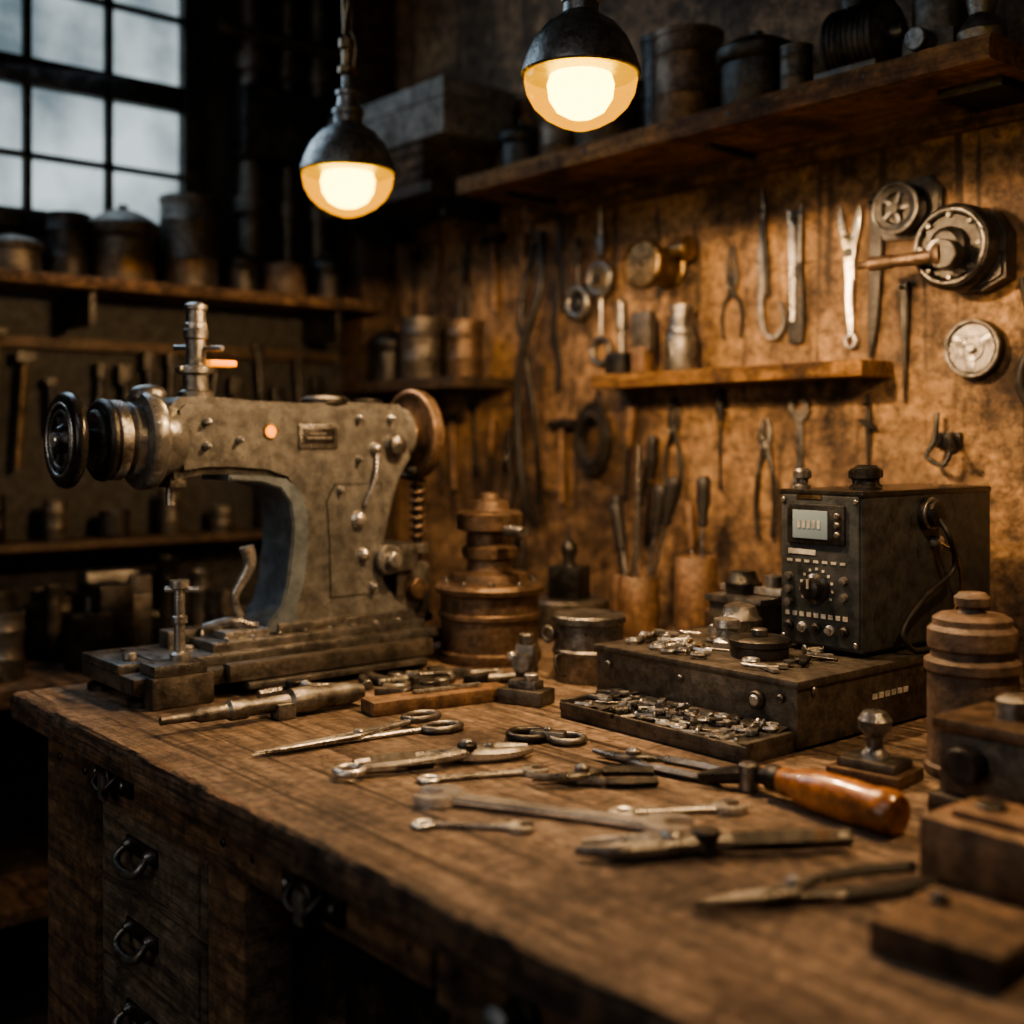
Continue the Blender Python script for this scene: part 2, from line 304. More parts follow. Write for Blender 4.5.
m.ring(.058,.010,'dark',Yax(cx,.742,1.27));m.ring(.062,.004,'steel',Yax(cx,.766,1.27));m.ring(.078,.005,'steel',Yax(cx,.806,1.27))
HW=.012
m.ring(.066,.012,'black',Yax(cx,.672+HW,1.27));m.ring(.058,.003,'steel',Yax(cx,.662+HW,1.27));m.ring(.046,.004,'gun',Yax(cx,.664+HW,1.27))
m.lathe([(0,0),(.02,0),(.024,.006),(.03,.012),(.056,.014),(.056,.022),(.02,.026),(.018,.06),(0,.06)],'black',Yax(cx,.656+HW,1.27),36)
for k in range(6): m.box((.034,0,0),(.036,.010,.008),'gun',Yax(cx,.668+HW,1.27)@R('Z',k*60),bev=.002)
m.cyl(.012,.012,'chrome',Yax(cx,.650+HW,1.27),16)
for k in range(8): m.cyl(.005,.006,'steel',Yax(cx,.772,1.27)@R('Z',k*45+10)@T(.05,0,0),8)
m.lathe([(0,0),(.03,0),(.03,.01),(.024,.018),(.012,.022),(0,.023)],'gun',T(cx,.82,1.340))
m.lathe([(0,0),(.03,0),(.03,.012),(.022,.016),(.022,.04),(.030,.044),(.030,.054),(.017,.058),(.017,.10),(.021,.104),(.021,.118),(.017,.121),(.017,.15),(.02,.153),(.02,.16),(.012,.165),(0,.166)],'gun',T(cx,.905,1.34),28)
m.cyl(.019,.03,'steel',T(cx,.905,1.44));m.tube([(cx-.05,.89,1.43),(cx+.05,.93,1.425)],.005,'steel',smooth=False)
m.b2((cx-.01,.925,1.397),(cx+.015,.975,1.408),'orange');m.b2((cx-.012,.87,1.385),(cx+.012,.925,1.395),'gun')
m.lathe([(0,0),(.045,0),(.045,.008),(.035,.014),(0,.016)],'dark',T(cx,1.16,1.337));m.lathe([(0,0),(.03,0),(.03,.01),(0,.014)],'dark',T(cx,1.25,1.336))
m.lathe([(0,0),(.03,0),(.034,.02),(.06,.026),(.078,.022),(.086,.026),(.088,.036),(.086,.046),(.074,.05),(.05,.042),(.03,.046),(.026,.06),(.012,.066),(0,.066)],'bronze',Yax(cx,1.325,1.28),44)
m.ring(.082,.007,'bronze',Yax(cx,1.352,1.28));m.lathe([(0,0),(.05,0),(.052,.03),(0,.032)],'machine',Yax(cx,1.30,1.28),32)
fx=cx+.05
Xax=lambda y,z,dx=0:T(fx+dx,y,z)@R('Y',90)
m.cyl(.011,.003,'orange',Xax(1.02,1.285));m.ring(.012,.002,'brass',Xax(1.02,1.285,.001))
m.b2((fx,1.075,1.255),(fx+.004,1.155,1.298),'gun',bev=.004);m.b2((fx+.003,1.083,1.264),(fx+.0055,1.147,1.290),'dark',bev=.002);m.b2((fx+.005,1.09,1.272),(fx+.0065,1.14,1.276),'steel',bev=0);m.b2((fx+.005,1.095,1.28),(fx+.0065,1.13,1.283),'steel',bev=0)
for y,z,r in ((1.20,1.125,.016),(1.235,1.255,.010),(1.20,1.235,.006),(1.21,1.06,.012),(.90,1.30,.007),(.90,1.26,.007),(1.27,1.31,.007),(1.16,1.18,.007),(.96,1.27,.006),(1.20,1.31,.006),(1.23,1.0,.008)):
    m.lathe([(0,0),(r,0),(r,.004),(r*.75,.008),(r*.7,.013),(r*.4,.016),(0,.017)],'steel',Xax(y,z),20)
m.lathe([(0,0),(.022,0),(.022,.006),(.018,.01),(.018,.022),(.012,.026),(0,.028)],'gun',Xax(1.28,1.26,-.004),24)
m.tube([(fx+.004,1.24,1.25),(fx+.012,1.23,1.20),(fx+.008,1.21,1.15)],.003,'steel')
m.b2((cx-.04,1.25,1.02),(cx+.055,1.335,1.075),'gun',bev=.012);m.cyl(.028,.05,'machine',T(cx+.02,1.26,1.048)@R('Y',90));m.cyl(.014,.02,'steel',T(cx+.068,1.26,1.048)@R('Y',90))
sp=[(cx+.01+.014*math.cos(a*.9),1.362+.014*math.sin(a*.9),1.07+a*.0024) for a in range(0,56)]
m.tube(sp,.0035,'bronze',n=1,m=6);m.cyl(.008,.19,'dark',T(cx+.01,1.362,1.03),12);m.cyl(.02,.012,'gun',T(cx+.01,1.362,1.205));m.cyl(.022,.02,'gun',T(cx+.01,1.362,1.05))
m.b2((cx-.04,1.30,.93),(cx+.03,1.38,1.035),'gun',bev=.01);m.cyl(.02,.03,'bronze',T(cx+.02,1.34,.985)@R('Y',90));m.b2((cx-.06,1.30,.918),(cx+.03,1.385,.934),'iron')
# base
m.b2((-2.02,.745,.872),(-1.80,1.32,.898),'iron',bev=.004);m.b2((-1.995,.80,.898),(-1.83,1.36,.916),'gun',bev=.004)
m.b2((-2.02,1.31,.872),(-1.90,1.42,.898),'iron',bev=.004);m.b2((-1.985,.90,.914),(-1.845,1.335,.932),'gun',bev=.004);m.b2((-1.81,.90,.875),(-1.785,1.31,.905),'iron',bev=.004)
m.b2((-1.80,.93,.862),(-1.775,1.29,.873),'gun',bev=.003)
for (a,b_) in ((-2.0,.765),(-1.83,.765),(-2.0,1.37),(-1.83,1.28)): m.lathe([(0,0),(.026,0),(.026,.01),(.018,.015),(.018,.026),(0,.026)],'dark',T(a,b_+.01,.85),20)
m.b2((-1.845,.765,.85),(-1.775,.87,.90),'iron',bev=.006);m.b2((-1.84,.77,.90),(-1.78,.86,.918),'gun',bev=.004);m.b2((-2.02,.745,.898),(-1.86,.82,.912),'gun',bev=.003)
m.lathe([(0,0),(.016,0),(.016,.012),(.009,.016),(.009,.06),(.013,.062),(.013,.072),(.009,.074),(.009,.115),(.016,.118),(.016,.13),(0,.132)],'steel',T(-1.82,.830,.915),20)
m.tube([(-1.84,.815,1.03),(-1.80,.855,1.03)],.005,'steel',smooth=False)
for y in (.80,.90): m.cyl(.012,.012,'steel',T(-1.90,y-.02,.912),12)
for k in range(8): m.cyl(.005,.005,'steel',T(-1.855,.93+k*.05,.932),8)
m.lathe([(0,0),(.02,0),(.02,.01),(.008,.014),(.008,.05),(0,.05)],'gun',T(-1.90,.98,.93),16)
m.tube([(-1.90,.98,.965,.008),(-1.895,.965,1.0,.008),(-1.89,.99,1.05,.011),(-1.89,.985,1.085,.014)],.01,'steel')
m.tube([(-1.92,.92,.945),(-1.90,.96,.955),(-1.88,1.0,.945)],.010,'gun');m.b2((-1.93,.93,.93),(-1.86,1.015,.945),'steel',bev=.004)
m.cyl(.013,.05,'gun',T(-1.95,.90,.93)@R('X',-90),16);m.b2((-1.97,.86,.915),(-1.93,.92,.945),'gun')
m.lathe([(0,0),(.008,0),(.008,.05),(0,.05)],'steel',T(cx,.86,1.16),12)
m.b2((cx-.02,.845,1.19),(cx+.03,.875,1.21),'gun')
m.finish()
# ---------------------------------------------------------------- generic hand tools
def pliers(name,X,L=.22,jaw=.06,op=.02,gap=.004,body='gun',grip=None,th=.009,jw=.014,curl=0):
    b=B(name);H=L-jaw
    for s in (1,-1):
        z=th*.5+(th*.5 if s>0 else 0)+.002
        pts=[(jaw,s*(gap+.001),z,.004,th*.6),(jaw*.75,s*(gap+.004),z,jw*.6,th*.8),(jaw*.35,s*(gap+.006),z,jw,th*.95),(0,0,z,jw*1.5,th),(-.018,-s*.009,z,jw*.9,th),(-H*.3,-s*(.012+op*.6),z,jw*.62,th*.8),(-H*.65,-s*(.012+op),z,jw*.6,th*.8),(-H,-s*(.008+op*.9+curl),z,jw*.5,th*.7)]
        b.sweep(pts,body)
        if grip:
            q=pts[5:];q=[(p[0],p[1],p[2],jw*.85,th*1.25) for p in q];b.sweep(q,grip,ch=.45)
    b.cyl(jw*.62,th*2.4,body,T(0,0,0),20);b.cyl(jw*.34,th*2.6,'steel',T(0,0,0),14)
    b.box((0,0,.001),(.02,.01,.004),body)
    return b.finish(X)
def shears(name,X,L=.3,ring_r=.025,op=4,body='gun',rm='dark'):
    b=B(name);bl=L*.52;h=L-bl-ring_r*2
    for s in (1,-1):
        Q=R('Z',s*op);z=.004+(.005 if s>0 else 0)
        b.sweep([(bl,-s*.003,z,.002,.003),(bl*.7,0,z,.013,.004),(bl*.2,s*.001,z,.02,.005),(0,0,z,.022,.006),(-h*.5,-s*.008,z,.012,.007),(-h,-s*(ring_r*.7),z,.009,.008)],body,Q)
        b.ring(ring_r,.0055,rm,Q@T(-h-ring_r*.85,-s*(ring_r*1.02),z+.002)@S(1.25,.85,1),seg=30)
    b.cyl(.008,.016,'steel',None,14);return b.finish(X)
def wrench(name,X,L=.25,r=.02,body='gun',ring_end=True,th=.008,box_r=None,w_=.6):
    b=B(name);h=L/2
    b.sweep([(-h+r,0,th/2,r*w_*1.2,th*.8),(-h+r*2,0,th/2,r*w_,th*.7),(0,0,th/2,r*w_*.9,th*.65),(h-r*2,0,th/2,r*w_,th*.7),(h-r,0,th/2,r*w_*1.3,th*.8)],body)
    P=[(r*math.cos(a),r*math.sin(a)) for a in [rad(v) for v in range(28,333,12)]]+[(r*.05,-r*.42),(-r*.18,-r*.2),(-r*.18,r*.2),(r*.05,r*.42)]
    b.poly(P,0,th,body,T(h-r*.4,0,0)@R('Z',14),bev=.001)
    rr=box_r or r*.8
    if ring_end: b.ring(rr*.75,rr*.32,body,T(-h+rr*.5,0,th/2)@S(1,1,1),flat=.8*th/(2*rr*.32))
    else: b.poly(P,0,th,body,T(-h+r*.4,0,0)@R('Z',194),bev=.001)
    return b.finish(X)
def driver(name,X,L=.24,hl=.1,hr=.014,hm='cupwood',shaft='steel',z=None):
    b=B(name);z=hr if z is None else z;Q=T(L/2-hl,0,z)@R('Y',90)
    b.lathe([(0,0),(hr*.55,0),(hr*.7,hl*.06),(hr*.62,hl*.14),(hr*.95,hl*.3),(hr,hl*.55),(hr*.92,hl*.8),(hr*1.02,hl*.92),(hr*.7,hl),(0,hl)],hm,Q,24)
    b.lathe([(0,-.012),(hr*.6,-.012),(hr*.6,0.004),(0,.004)],'brass',Q,20)
    b.tube([(L/2-hl-.005,0,z,hr*.28),(-L/2+.02,0,z,hr*.26)],.004,shaft,smooth=False)
    b.sweep([(-L/2+.022,0,z,hr*.5,hr*.5),(-L/2+.008,0,z,hr*.8,hr*.3),(-L/2,0,z,hr*.6,hr*.1)],shaft,smooth=False)
    return b.finish(X)
def adj_pliers(name,X,L=.30,body='gun',grip='dark',ringed=False):
    b=B(name);h=L*.62;j=L-h
    b.sweep([(j,-.002,.009,.007,.009),(j*.7,-.010,.009,.017,.014),(j*.35,-.008,.009,.024,.016),(0,0,.010,.028,.018),(-h*.3,.012,.010,.015,.014),(-h*.7,.016,.010,.013,.013),(-h,.010,.010,.012,.012)],body)
    b.sweep([(j*.98,.010,.010,.006,.008),(j*.7,.016,.010,.014,.012),(j*.35,.012,.012,.018,.014),(0,0,.014,.024,.014),(-h*.3,-.014,.012,.013,.013),(-h*.7,-.020,.011,.012,.012),(-h*.96,-.016,.010,.012,.012)],body)
    if grip:
        for s,y in ((1,.0145),(-1,-.018)): b.sweep([(-h*.35,y*.9,.010,.015,.016),(-h*.7,y,.010,.016,.016),(-h,y*.75,.010,.014,.014)],grip,ch=.45)
    if ringed: b.ring(.017,.005,body,T(-h-.012,-.016,.010))
    b.cyl(.013,.026,'dark',None,20);b.cyl(.008,.030,'steel',None,6)
    b.cyl(.006,.022,'steel',T(j*.35,.004,0),12)
    return b.finish(X)
# ---- tools on the bench
X_,L_=between((-1.62,.71),(-1.61,1.05));b=B("pipe_cutter")
b.lathe([(0,0),(.006,0),(.007,.05),(.011,.06),(.011,.10),(.015,.105),(.015,.13),(.012,.135),(.013,.2),(.02,.205),(.022,.24),(.018,.25),(.018,.30),(.012,.33),(0,.335)],'gun',T(-L_/2,0,.022)@R('Y',90),20)
b.sweep([(.0,.02,.012,.012,.012),(.06,.045,.012,.014,.012),(.12,.035,.012,.012,.012),(.16,.01,.012,.01,.012)],'dark');b.cyl(.018,.03,'dark',T(.05,.03,0));b.box((.02,-.005,.012),(.03,.03,.024),'gun')
b.cyl(.01,.05,'steel',T(.09,.01,.022)@R('X',-80),12);b.finish(X_)
X_,L_=between((-1.74,.93),(-1.70,1.06));b=B("pipe_clamp")
b.sweep([(-.07,0,.01,.016,.014),(0,.012,.012,.02,.018),(.07,.004,.01,.014,.014)],'gun');b.cyl(.016,.03,'dark',T(-.01,.0,0));b.cyl(.01,.04,'steel',T(.02,-.0,.013)@R('X',90),12);b.finish(X_)
shears("metal_shears",onT(-1.423,.915,-92),.31,.022,2.5,'steel','gun')
X_,L_=between((-1.55,1.01),(-1.51,1.25));b=B("wooden_strip");b.box((0,0,.011),(L_,.05,.022),'cupwood',bev=.004).box((.02,.004,.025),(L_*.5,.012,.006),'steel');b.finish(X_)
adj_pliers("slip_joint_pliers",onT(-1.235,.96,72),.24,'steel','dark',True)
wrench("combination_spanner",onT(-1.165,.93,66),.15,.018,'steel',True)
b=B("double_ring_clamp");b.ring(.026,.006,'dark',T(-.03,0,.007));b.ring(.022,.005,'gun',T(.028,0,.006));b.box((0,0,.009),(.05,.02,.012),'gun');b.cyl(.006,.02,'steel',None,12);b.finish(onT(-1.25,1.115,32))
pliers("lineman_pliers",onT(-1.085,1.115,192),.19,.06,.004,.003,'gun','gun',.009,.016)
wrench("double_ended_spanner",onT(-1.000,.893,27),.30,.030,'chrome',False,.012,w_=.85)
pliers("long_reach_pliers",onT(-1.065,1.005,232),.15,.06,.005,.003,'gun','dark',.010,.015)
wrench("open_end_spanner",onT(-.915,1.01,58),.14,.020,'steel',True,.008,w_=.6)
wrench("open_end_spanner",onT(-1.02,.80,44),.12,.016,'steel',True,.007,w_=.6)
b=B("wood_handled_awl")
b.lathe([(0,0),(.013,0),(.016,.004),(.016,.02),(.020,.03),(.0235,.06),(.024,.10),(.022,.125),(.0245,.14),(.0245,.155),(.02,.162),(0,.163)],'handle',T(-.02,0,.0245)@R('Y',90),32)
b.lathe([(0,0),(.012,0),(.015,.004),(.015,.02),(0,.022)],'dark',T(-.04,0,.0245)@R('Y',90),20)
b.sweep([(-.03,0,.022,.014,.018),(-.06,.006,.02,.016,.018),(-.08,.0,.018,.022,.02),(-.10,-.02,.015,.016,.018),(-.115,-.040,.012,.006,.012)],'dark')
b.sweep([(-.065,.0,.016,.012,.014),(-.09,.020,.014,.012,.014),(-.115,.018,.012,.006,.01)],'gun');b.cyl(.012,.034,'gun',T(-.07,0,0),14);b.finish(onT(-.848,1.135,-4))
b=B("adjustable_plier_wrench")
b.sweep([(-.14,0,.01,.006,.008),(-.10,-.008,.01,.02,.014),(-.06,-.004,.01,.022,.016),(0,0,.012,.018,.018),(.06,.0,.012,.014,.014),(.14,0,.012,.018,.016)],'gun')
b.sweep([(-.13,.018,.01,.005,.008),(-.10,.02,.01,.014,.012),(-.05,.012,.012,.016,.014),(0,.0,.014,.014,.014)],'steel');b.sweep([(.02,0,.013,.019,.02),(.08,0,.013,.021,.021),(.145,0,.013,.02,.02)],'dark',ch=.45)
b.cyl(.015,.026,'dark',T(-.005,.004,0),18);b.cyl(.011,.024,'steel',T(-.04,.006,0),14);b.finish(onT(-.80,.935,56))
pliers("long_nose_pliers",onT(-.672,.90,248),.24,.10,.008,.002,'gun','rubber')
b=B("loose_gear_parts")
random.seed(3)
for k in range(24):
    x=random.uniform(-1.73,-1.61);y=random.uniform(1.10,1.31);a=random.uniform(0,180);q=onT(x,y,a,0.85)
    c=random.choice('abcd')
    if c=='a': b.cyl(random.uniform(.012,.02),random.uniform(.01,.02),random.choice(['gun','dark']),q,20)
    elif c=='b': b.box((0,0,.009),(random.uniform(.03,.07),.02,.018),random.choice(['gun','iron','dark']),q)
    elif c=='c': b.ring(.018,.006,'gun',q@T(0,0,.006))
    else: b.cyl(.009,.06,'gun',q@T(0,0,.009)@R('Y',90),12)
b.finish()
b=B("bench_block");b.box((0,0,.012),(.08,.05,.024),'iron').box((0,0,.03),(.05,.03,.014),'gun').cyl(.012,.012,'steel',T(.01,0,.036));b.finish(onT(-1.455,1.25,20))
# ---- brown turned stack
b=B("stacked_flywheel_pedestal")
b.lathe([(0,0),(.098,0),(.10,.006),(.10,.02),(.094,.025),(.094,.085),(.099,.09),(.099,.098),(.095,.102),(.095,.135),(.104,.140),(.106,.150),(.100,.158),(.075,.162),(.072,.178),(.045,.184),(.042,.205),(.052,.210),(.054,.23),(.045,.236),(.044,.262),(.062,.268),(.064,.300),(.058,.306),(.04,.308),(.036,.325),(.02,.33),(.018,.342),(0,.344)],'bronze',T(-1.795,1.45,TZ)@S(1,1,.93),48)
for k in range(10): b.cyl(.006,.012,'gun',T(-1.795,1.45,TZ+.143)@R('Z',k*36)@T(.088,0,0),8)
b.cyl(.012,.05,'gun',T(-1.72,1.43,TZ+.25)@R('Y',90),12)
b.finish()
b=B("metal_canister")
b.lathe([(0,0),(.060,0),(.062,.003),(.062,.045),(.064,.048),(.064,.054),(.061,.057),(.061,.098),(.065,.101),(.065,.112),(.061,.115),(.050,.113),(0,.113)],'gun',T(-1.53,1.46,TZ),40)
b.tube([(-1.53,1.395,.90),(-1.53,1.38,.895),(-1.52,1.38,.87),(-1.52,1.395,.865)],.003,'dark');b.ring(.012,.004,'gun',T(-1.57,1.40,.93)@R('X',90));b.finish()
b=B("valve_block");b.box((0,0,.03),(.036,.03,.06),'gun',bev=.005).cyl(.014,.018,'gun',T(0,0,.06)).cyl(.008,.02,'steel',T(-.02,-.01,.04)@R('X',90),12).lathe([(0,0),(.016,0),(.016,.02),(0,.02)],'gun',T(0,-.015,.03)@R('X',90));b.finish(onT(-1.61,1.385,30))
b=B("small_bottle_vise");b.lathe([(0,0),(.085,0),(.088,.01),(.085,.075),(.08,.08),(0,.08)],'iron').box((0,0,.115),(.075,.06,.07),'dark',bev=.006).lathe([(0,.15),(.016,.15),(.012,.165),(.018,.18),(.016,.195),(.006,.205),(.004,.225),(0,.226)],'dark');b.finish(onT(-1.90,1.755,20))
def cup(name,x,y,r,h,tools,mat='cupwood'):
    b=B(name);b.lathe([(0,0),(r*.92,0),(r*.96,.004),(r,h*.5),(r*.97,h-.004),(r*.9,h),(r*.82,h-.003),(r*.8,.012),(0,.01)],mat)
    for dx,dy,lx,ly,zt,kind in tools:
        b.tube([(dx*.6,dy*.6,.02,.004),(lx,ly,zt-.08,.004)],.004,'gun',smooth=False)
        d=Vector((lx-dx*.6,ly-dy*.6,zt-.1)).normalized();q=Vector((0,0,1)).rotation_difference(d).to_matrix().to_4x4()
        Q=T(lx,ly,zt-.09)@q
        if kind=='h': b.lathe([(0,0),(.009,0),(.011,.01),(.009,.02),(.015,.05),(.014,.08),(.016,.095),(.010,.105),(0,.106)],'rubber',Q,16)
        if kind=='w': b.lathe([(0,0),(.008,0),(.010,.01),(.014,.05),(.015,.085),(.009,.10),(0,.10)],'cupwood',Q,16)
        if kind=='c': b.sweep([(0,0,0,.014,.006),(.05,.004,0,.02,.006),(.10,0,0,.012,.006)],'gun',Q@R('Y',-90))
    return b.finish(T(x,y,TZ))
cup("wooden_tool_cup",-1.795,1.86,.045,.13,[(.02,0,.04,.01,.31,'h'),(-.02,.0,-.02,.02,.40,'c'),(0,.02,.06,.02,.33,'h'),(-.01,-.02,-.05,-.0,.27,'h')])
cup("wooden_tool_cup",-1.91,1.94,.04,.12,[(0,0,-.02,.0,.28,'h'),(.01,0,.03,.01,.36,'h')])
cup("wooden_tool_cup",-1.65,1.88,.045,.18,[(.01,.01,.0,.02,.33,'h'),(-.01,.01,-.04,.03,.28,'w')])
b=B("box_of_washers");b.b2((-.05,-.05,0),(.05,.05,.05),'iron').b2((-.042,-.042,.045),(.042,.042,.056),'dark').lathe([(0,.05),(.03,.05),(.03,.09),(.012,.1),(0,.1)],'bronze');b.finish(T(-1.52,1.80,TZ))
# ---- instrument chest
CX0,CX1=-1.372,-.985;CT=.947
b=B("steel_instrument_chest")
b.b2((CX0,1.325,TZ+.004),(CX1,1.93,CT),'iron',bev=.005)
b.b2((CX0-.004,1.322,CT-.012),(CX1+.004,1.935,CT),'iron',bev=.004)
LX0,LX1=CX0+.025,CX1-.005
b.b2((LX0,1.225,TZ),(LX1,1.33,TZ+.018),'iron',bev=.003)
b.b2((LX0,1.223,TZ+.012),(LX1,1.231,TZ+.024),'iron',bev=.002);b.b2((LX0,1.225,TZ+.014),(LX0+.01,1.33,TZ+.028),'iron',bev=.002);b.b2((LX1-.01,1.225,TZ+.014),(LX1,1.33,TZ+.028),'iron',bev=.002)
b.poly([(1.232,TZ+.014),(1.33,TZ+.014),(1.33,TZ+.034)],LX0+.01,LX1-.01,'dark',XF,bev=0)
for x in (-1.34,-1.19,-1.01): b.cyl(.006,.006,'gun',T(x,1.323,.92)@R('X',90),12)
b.cyl(.013,.008,'dark',T(-1.05,1.324,.912)@R('X',90));b.cyl(.008,.012,'steel',T(-1.05,1.324,.912)@R('X',90),14)
for k in range(6): b.b2((CX1,1.50+k*.016,.898),(CX1+.0015,1.511+k*.016,.906),'paper',bev=0)
for y in (1.36,1.88): b.cyl(.006,.005,'gun',T(CX1,y,.93)@R('Y',90),10)
b.finish()
def parts(name,x0,x1,y0,y1,zf,n,seed,big=1,avoid=()):
    random.seed(seed);b=B(name)
    for k in range(n):
        x=random.uniform(x0,x1);y=random.uniform(y0,y1);q=T(x,y,zf(x,y))@R('Z',random.uniform(0,360))
        if any(math.hypot(x-ax,y-ay)<ar for ax,ay,ar in avoid): continue
        c=random.random();mt=random.choice(['steel','gun','steel','dark','brass' if random.random()<.3 else 'gun'])
        if c<.2: b.ring(.008*big,.0025*big,mt,q@T(0,0,.0025),seg=14,m=6)
        elif c<.4: b.lathe([(0,0),(.007*big,0),(.007*big,.005),(0,.005)],mt,q,6)
        elif c<.6:
            b.tube([(0,0,.003*big),(.025*big,0,.003*big)],.003*big,mt,q,m=6,smooth=False);b.cyl(.006*big,.005,mt,q@T(.0,0,.003*big)@R('Y',90),8)
        elif c<.85: b.box((0,0,.003),(random.uniform(.02,.045)*big,.008*big,.005),mt,q,bev=.001)
        else: b.sweep([(-.02*big,0,.003,.004,.004),(0,.006,.003,.007,.004),(.022*big,0,.003,.003,.004)],mt,q,n=3)
    return b.finish()
parts("tray_of_fasteners",LX0+.02,LX1-.02,1.245,1.312,lambda x,y:TZ+.0145+(y-1.232)*.204,120,11,1.15)
parts("pile_of_small_parts",CX0+.02,CX1-.06,1.345,1.50,lambda x,y:CT+random.uniform(0,.005),105,12,1.3,((-1.135,1.435,.07),(-1.21,1.45,.045)))
b=B("round_tin");b.lathe([(0,0),(.042,0),(.043,.003),(.043,.016),(.046,.018),(.046,.026),(.042,.029),(.02,.031),(0,.031)],'dark').cyl(.012,.012,'gun',T(0,0,.03));b.finish(T(-1.135,1.435,CT))
b=B("pressure_cap");b.lathe([(0,0),(.02,0),(.022,.012),(.016,.018),(.016,.03),(.022,.034),(.02,.046),(0,.05)],'steel');b.finish(T(-1.21,1.45,CT))
b=B("parts_crate");b.b2((-.055,-.05,0),(.055,.05,.055),'iron',bev=.004).b2((-.06,-.056,.05),(.06,.056,.062),'gun').lathe([(0,.062),(.03,.062),(.032,.08),(.025,.085),(.02,.1),(0,.102)],'dark',T(-.02,0,0)).lathe([(0,.062),(.015,.062),(.015,.095),(0,.1)],'gun',T(.035,.01,0));b.box((0,0,.07),(.13,.02,.012),'steel');b.finish(T(-1.295,1.62,CT))
b=B("motor_housing");b.lathe([(0,0),(.035,0),(.036,.005),(.036,.035),(.03,.04),(.025,.055),(.012,.06),(0,.062)],'gun').cyl(.010,.04,'steel',T(0,-.03,.022)@R('X',90),14);b.finish(T(-1.25,1.53,CT))
# ---- electronic test instrument
b=B("electronic_test_meter")
D0,D1,DY0,DY1,DT=-1.168,-1.02,1.53,1.90,1.192
b.b2((D0,DY0,CT+.006),(D1,DY1,DT),'panel',bev=.006,seg=3)
b.b2((D0+.004,DY0-.005,CT+.012),(D1-.004,DY0+.004,DT-.006),'panel',bev=.003)
b.b2((D0-.002,DY0-.003,DT-.008),(D1+.002,DY1,DT+.002),'black',bev=.004)
for x in (D0+.02,D1-.02):
    for y in (DY0+.03,DY1-.03): b.cyl(.01,.008,'rubber',T(x,y,CT),12)
F=lambda x,z,d=.005:T(x,DY0-d,z)@R('X',90)
b.b2((-1.150,DY0-.010,1.112),(-1.046,DY0-.003,1.172),'dark',bev=.003);b.b2((-1.138,DY0-.0115,1.120),(-1.075,DY0-.009,1.163),'lcd',bev=.001)
for k in range(5): b.b2((-1.128+k*.009,DY0-.0125,1.136),(-1.1235+k*.009,DY0-.0112,1.148),'paper',bev=0)
for k in range(3): b.cyl(.005,.006,'gun',F(-1.058,1.128+k*.014,.008),12)
b.b2((-1.150,DY0-.006,1.095),(-1.10,DY0-.0045,1.103),'paper',bev=0);b.b2((-1.135,DY0-.006,1.180),(-1.09,DY0-.0045,1.186),'brass',bev=0)
for k in range(7): b.b2((-1.152+k*.016,DY0-.006,1.083),(-1.143+k*.016,DY0-.0045,1.087),'paper',bev=0)
b.lathe([(0,0),(.023,0),(.023,.004),(.017,.008),(.016,.02),(.012,.022),(0,.022)],'black',F(-1.098,1.045),28);b.box((0,.008,.023),(.003,.014,.003),'paper',F(-1.098,1.045),bev=0)
for k in range(11):
    a=rad(210-k*24);b.box((-1.098+.029*math.cos(a),DY0-.0055,1.045+.029*math.sin(a)),(.004,.001,.004),'paper',bev=0)
for q in ((-1.148,1.06),(-1.148,1.04),(-1.148,1.02),(-1.048,1.06),(-1.048,1.035)): b.lathe([(0,0),(.007,0),(.006,.008),(0,.009)],'gun',F(*q),12)
for k in range(9): b.b2((-1.155+k*.013,DY0-.006,1.000),(-1.147+k*.013,DY0-.0045,1.007),'paper',bev=0)
for k in range(5): b.lathe([(0,0),(.008,0),(.008,.004),(.005,.006),(.005,.01),(0,.01)],'steel' if k%2 else 'dark',F(-1.148+k*.025,.984),14)
for x in (D0+.009,D1-.009):
    for z in (CT+.02,DT-.014): b.cyl(.004,.003,'steel',F(x,z),8)
for x,y,mt in ((-1.15,1.56,'gun'),(-1.09,1.62,'black'),(-1.10,1.68,'dark')):
    b.lathe([(0,0),(.016,0),(.016,.008),(.011,.012),(.011,.02),(.018,.024),(.018,.036),(.012,.042),(0,.043)],mt,T(x,y,DT)@S(.8,.8,.8),20)
b.lathe([(0,0),(.028,0),(.028,.006),(.018,.01),(.018,.018),(.026,.022),(.026,.038),(.018,.044),(0,.045)],'dark',T(-1.06,1.60,DT)@S(.8,.8,.9),24)
G=lambda y,z:T(D1,y,z)@R('Y',90)
b.lathe([(0,0),(.026,0),(.026,.006),(.020,.01),(.020,.022),(.014,.026),(0,.026)],'dark',G(1.70,1.155),24);b.ring(.022,.004,'gun',G(1.70,1.155)@T(0,0,.01))
b.lathe([(0,0),(.01,0),(.01,.014),(0,.015)],'steel',G(1.72,1.11),14)
b.tube([(D1+.02,1.70,1.15),(D1+.040,1.70,1.12),(D1+.030,1.73,1.07),(D1+.022,1.66,1.03),(D1+.022,1.60,.985),(D1+.027,1.62,.955),(D1+.03,1.66,.953)],.0045,'rubber',n=8)
b.tube([(D1+.01,1.72,1.11),(D1+.030,1.735,1.09),(D1+.025,1.76,1.03),(D1+.02,1.72,.98),(D1+.028,1.68,.96)],.003,'brass',n=8)
b.finish()
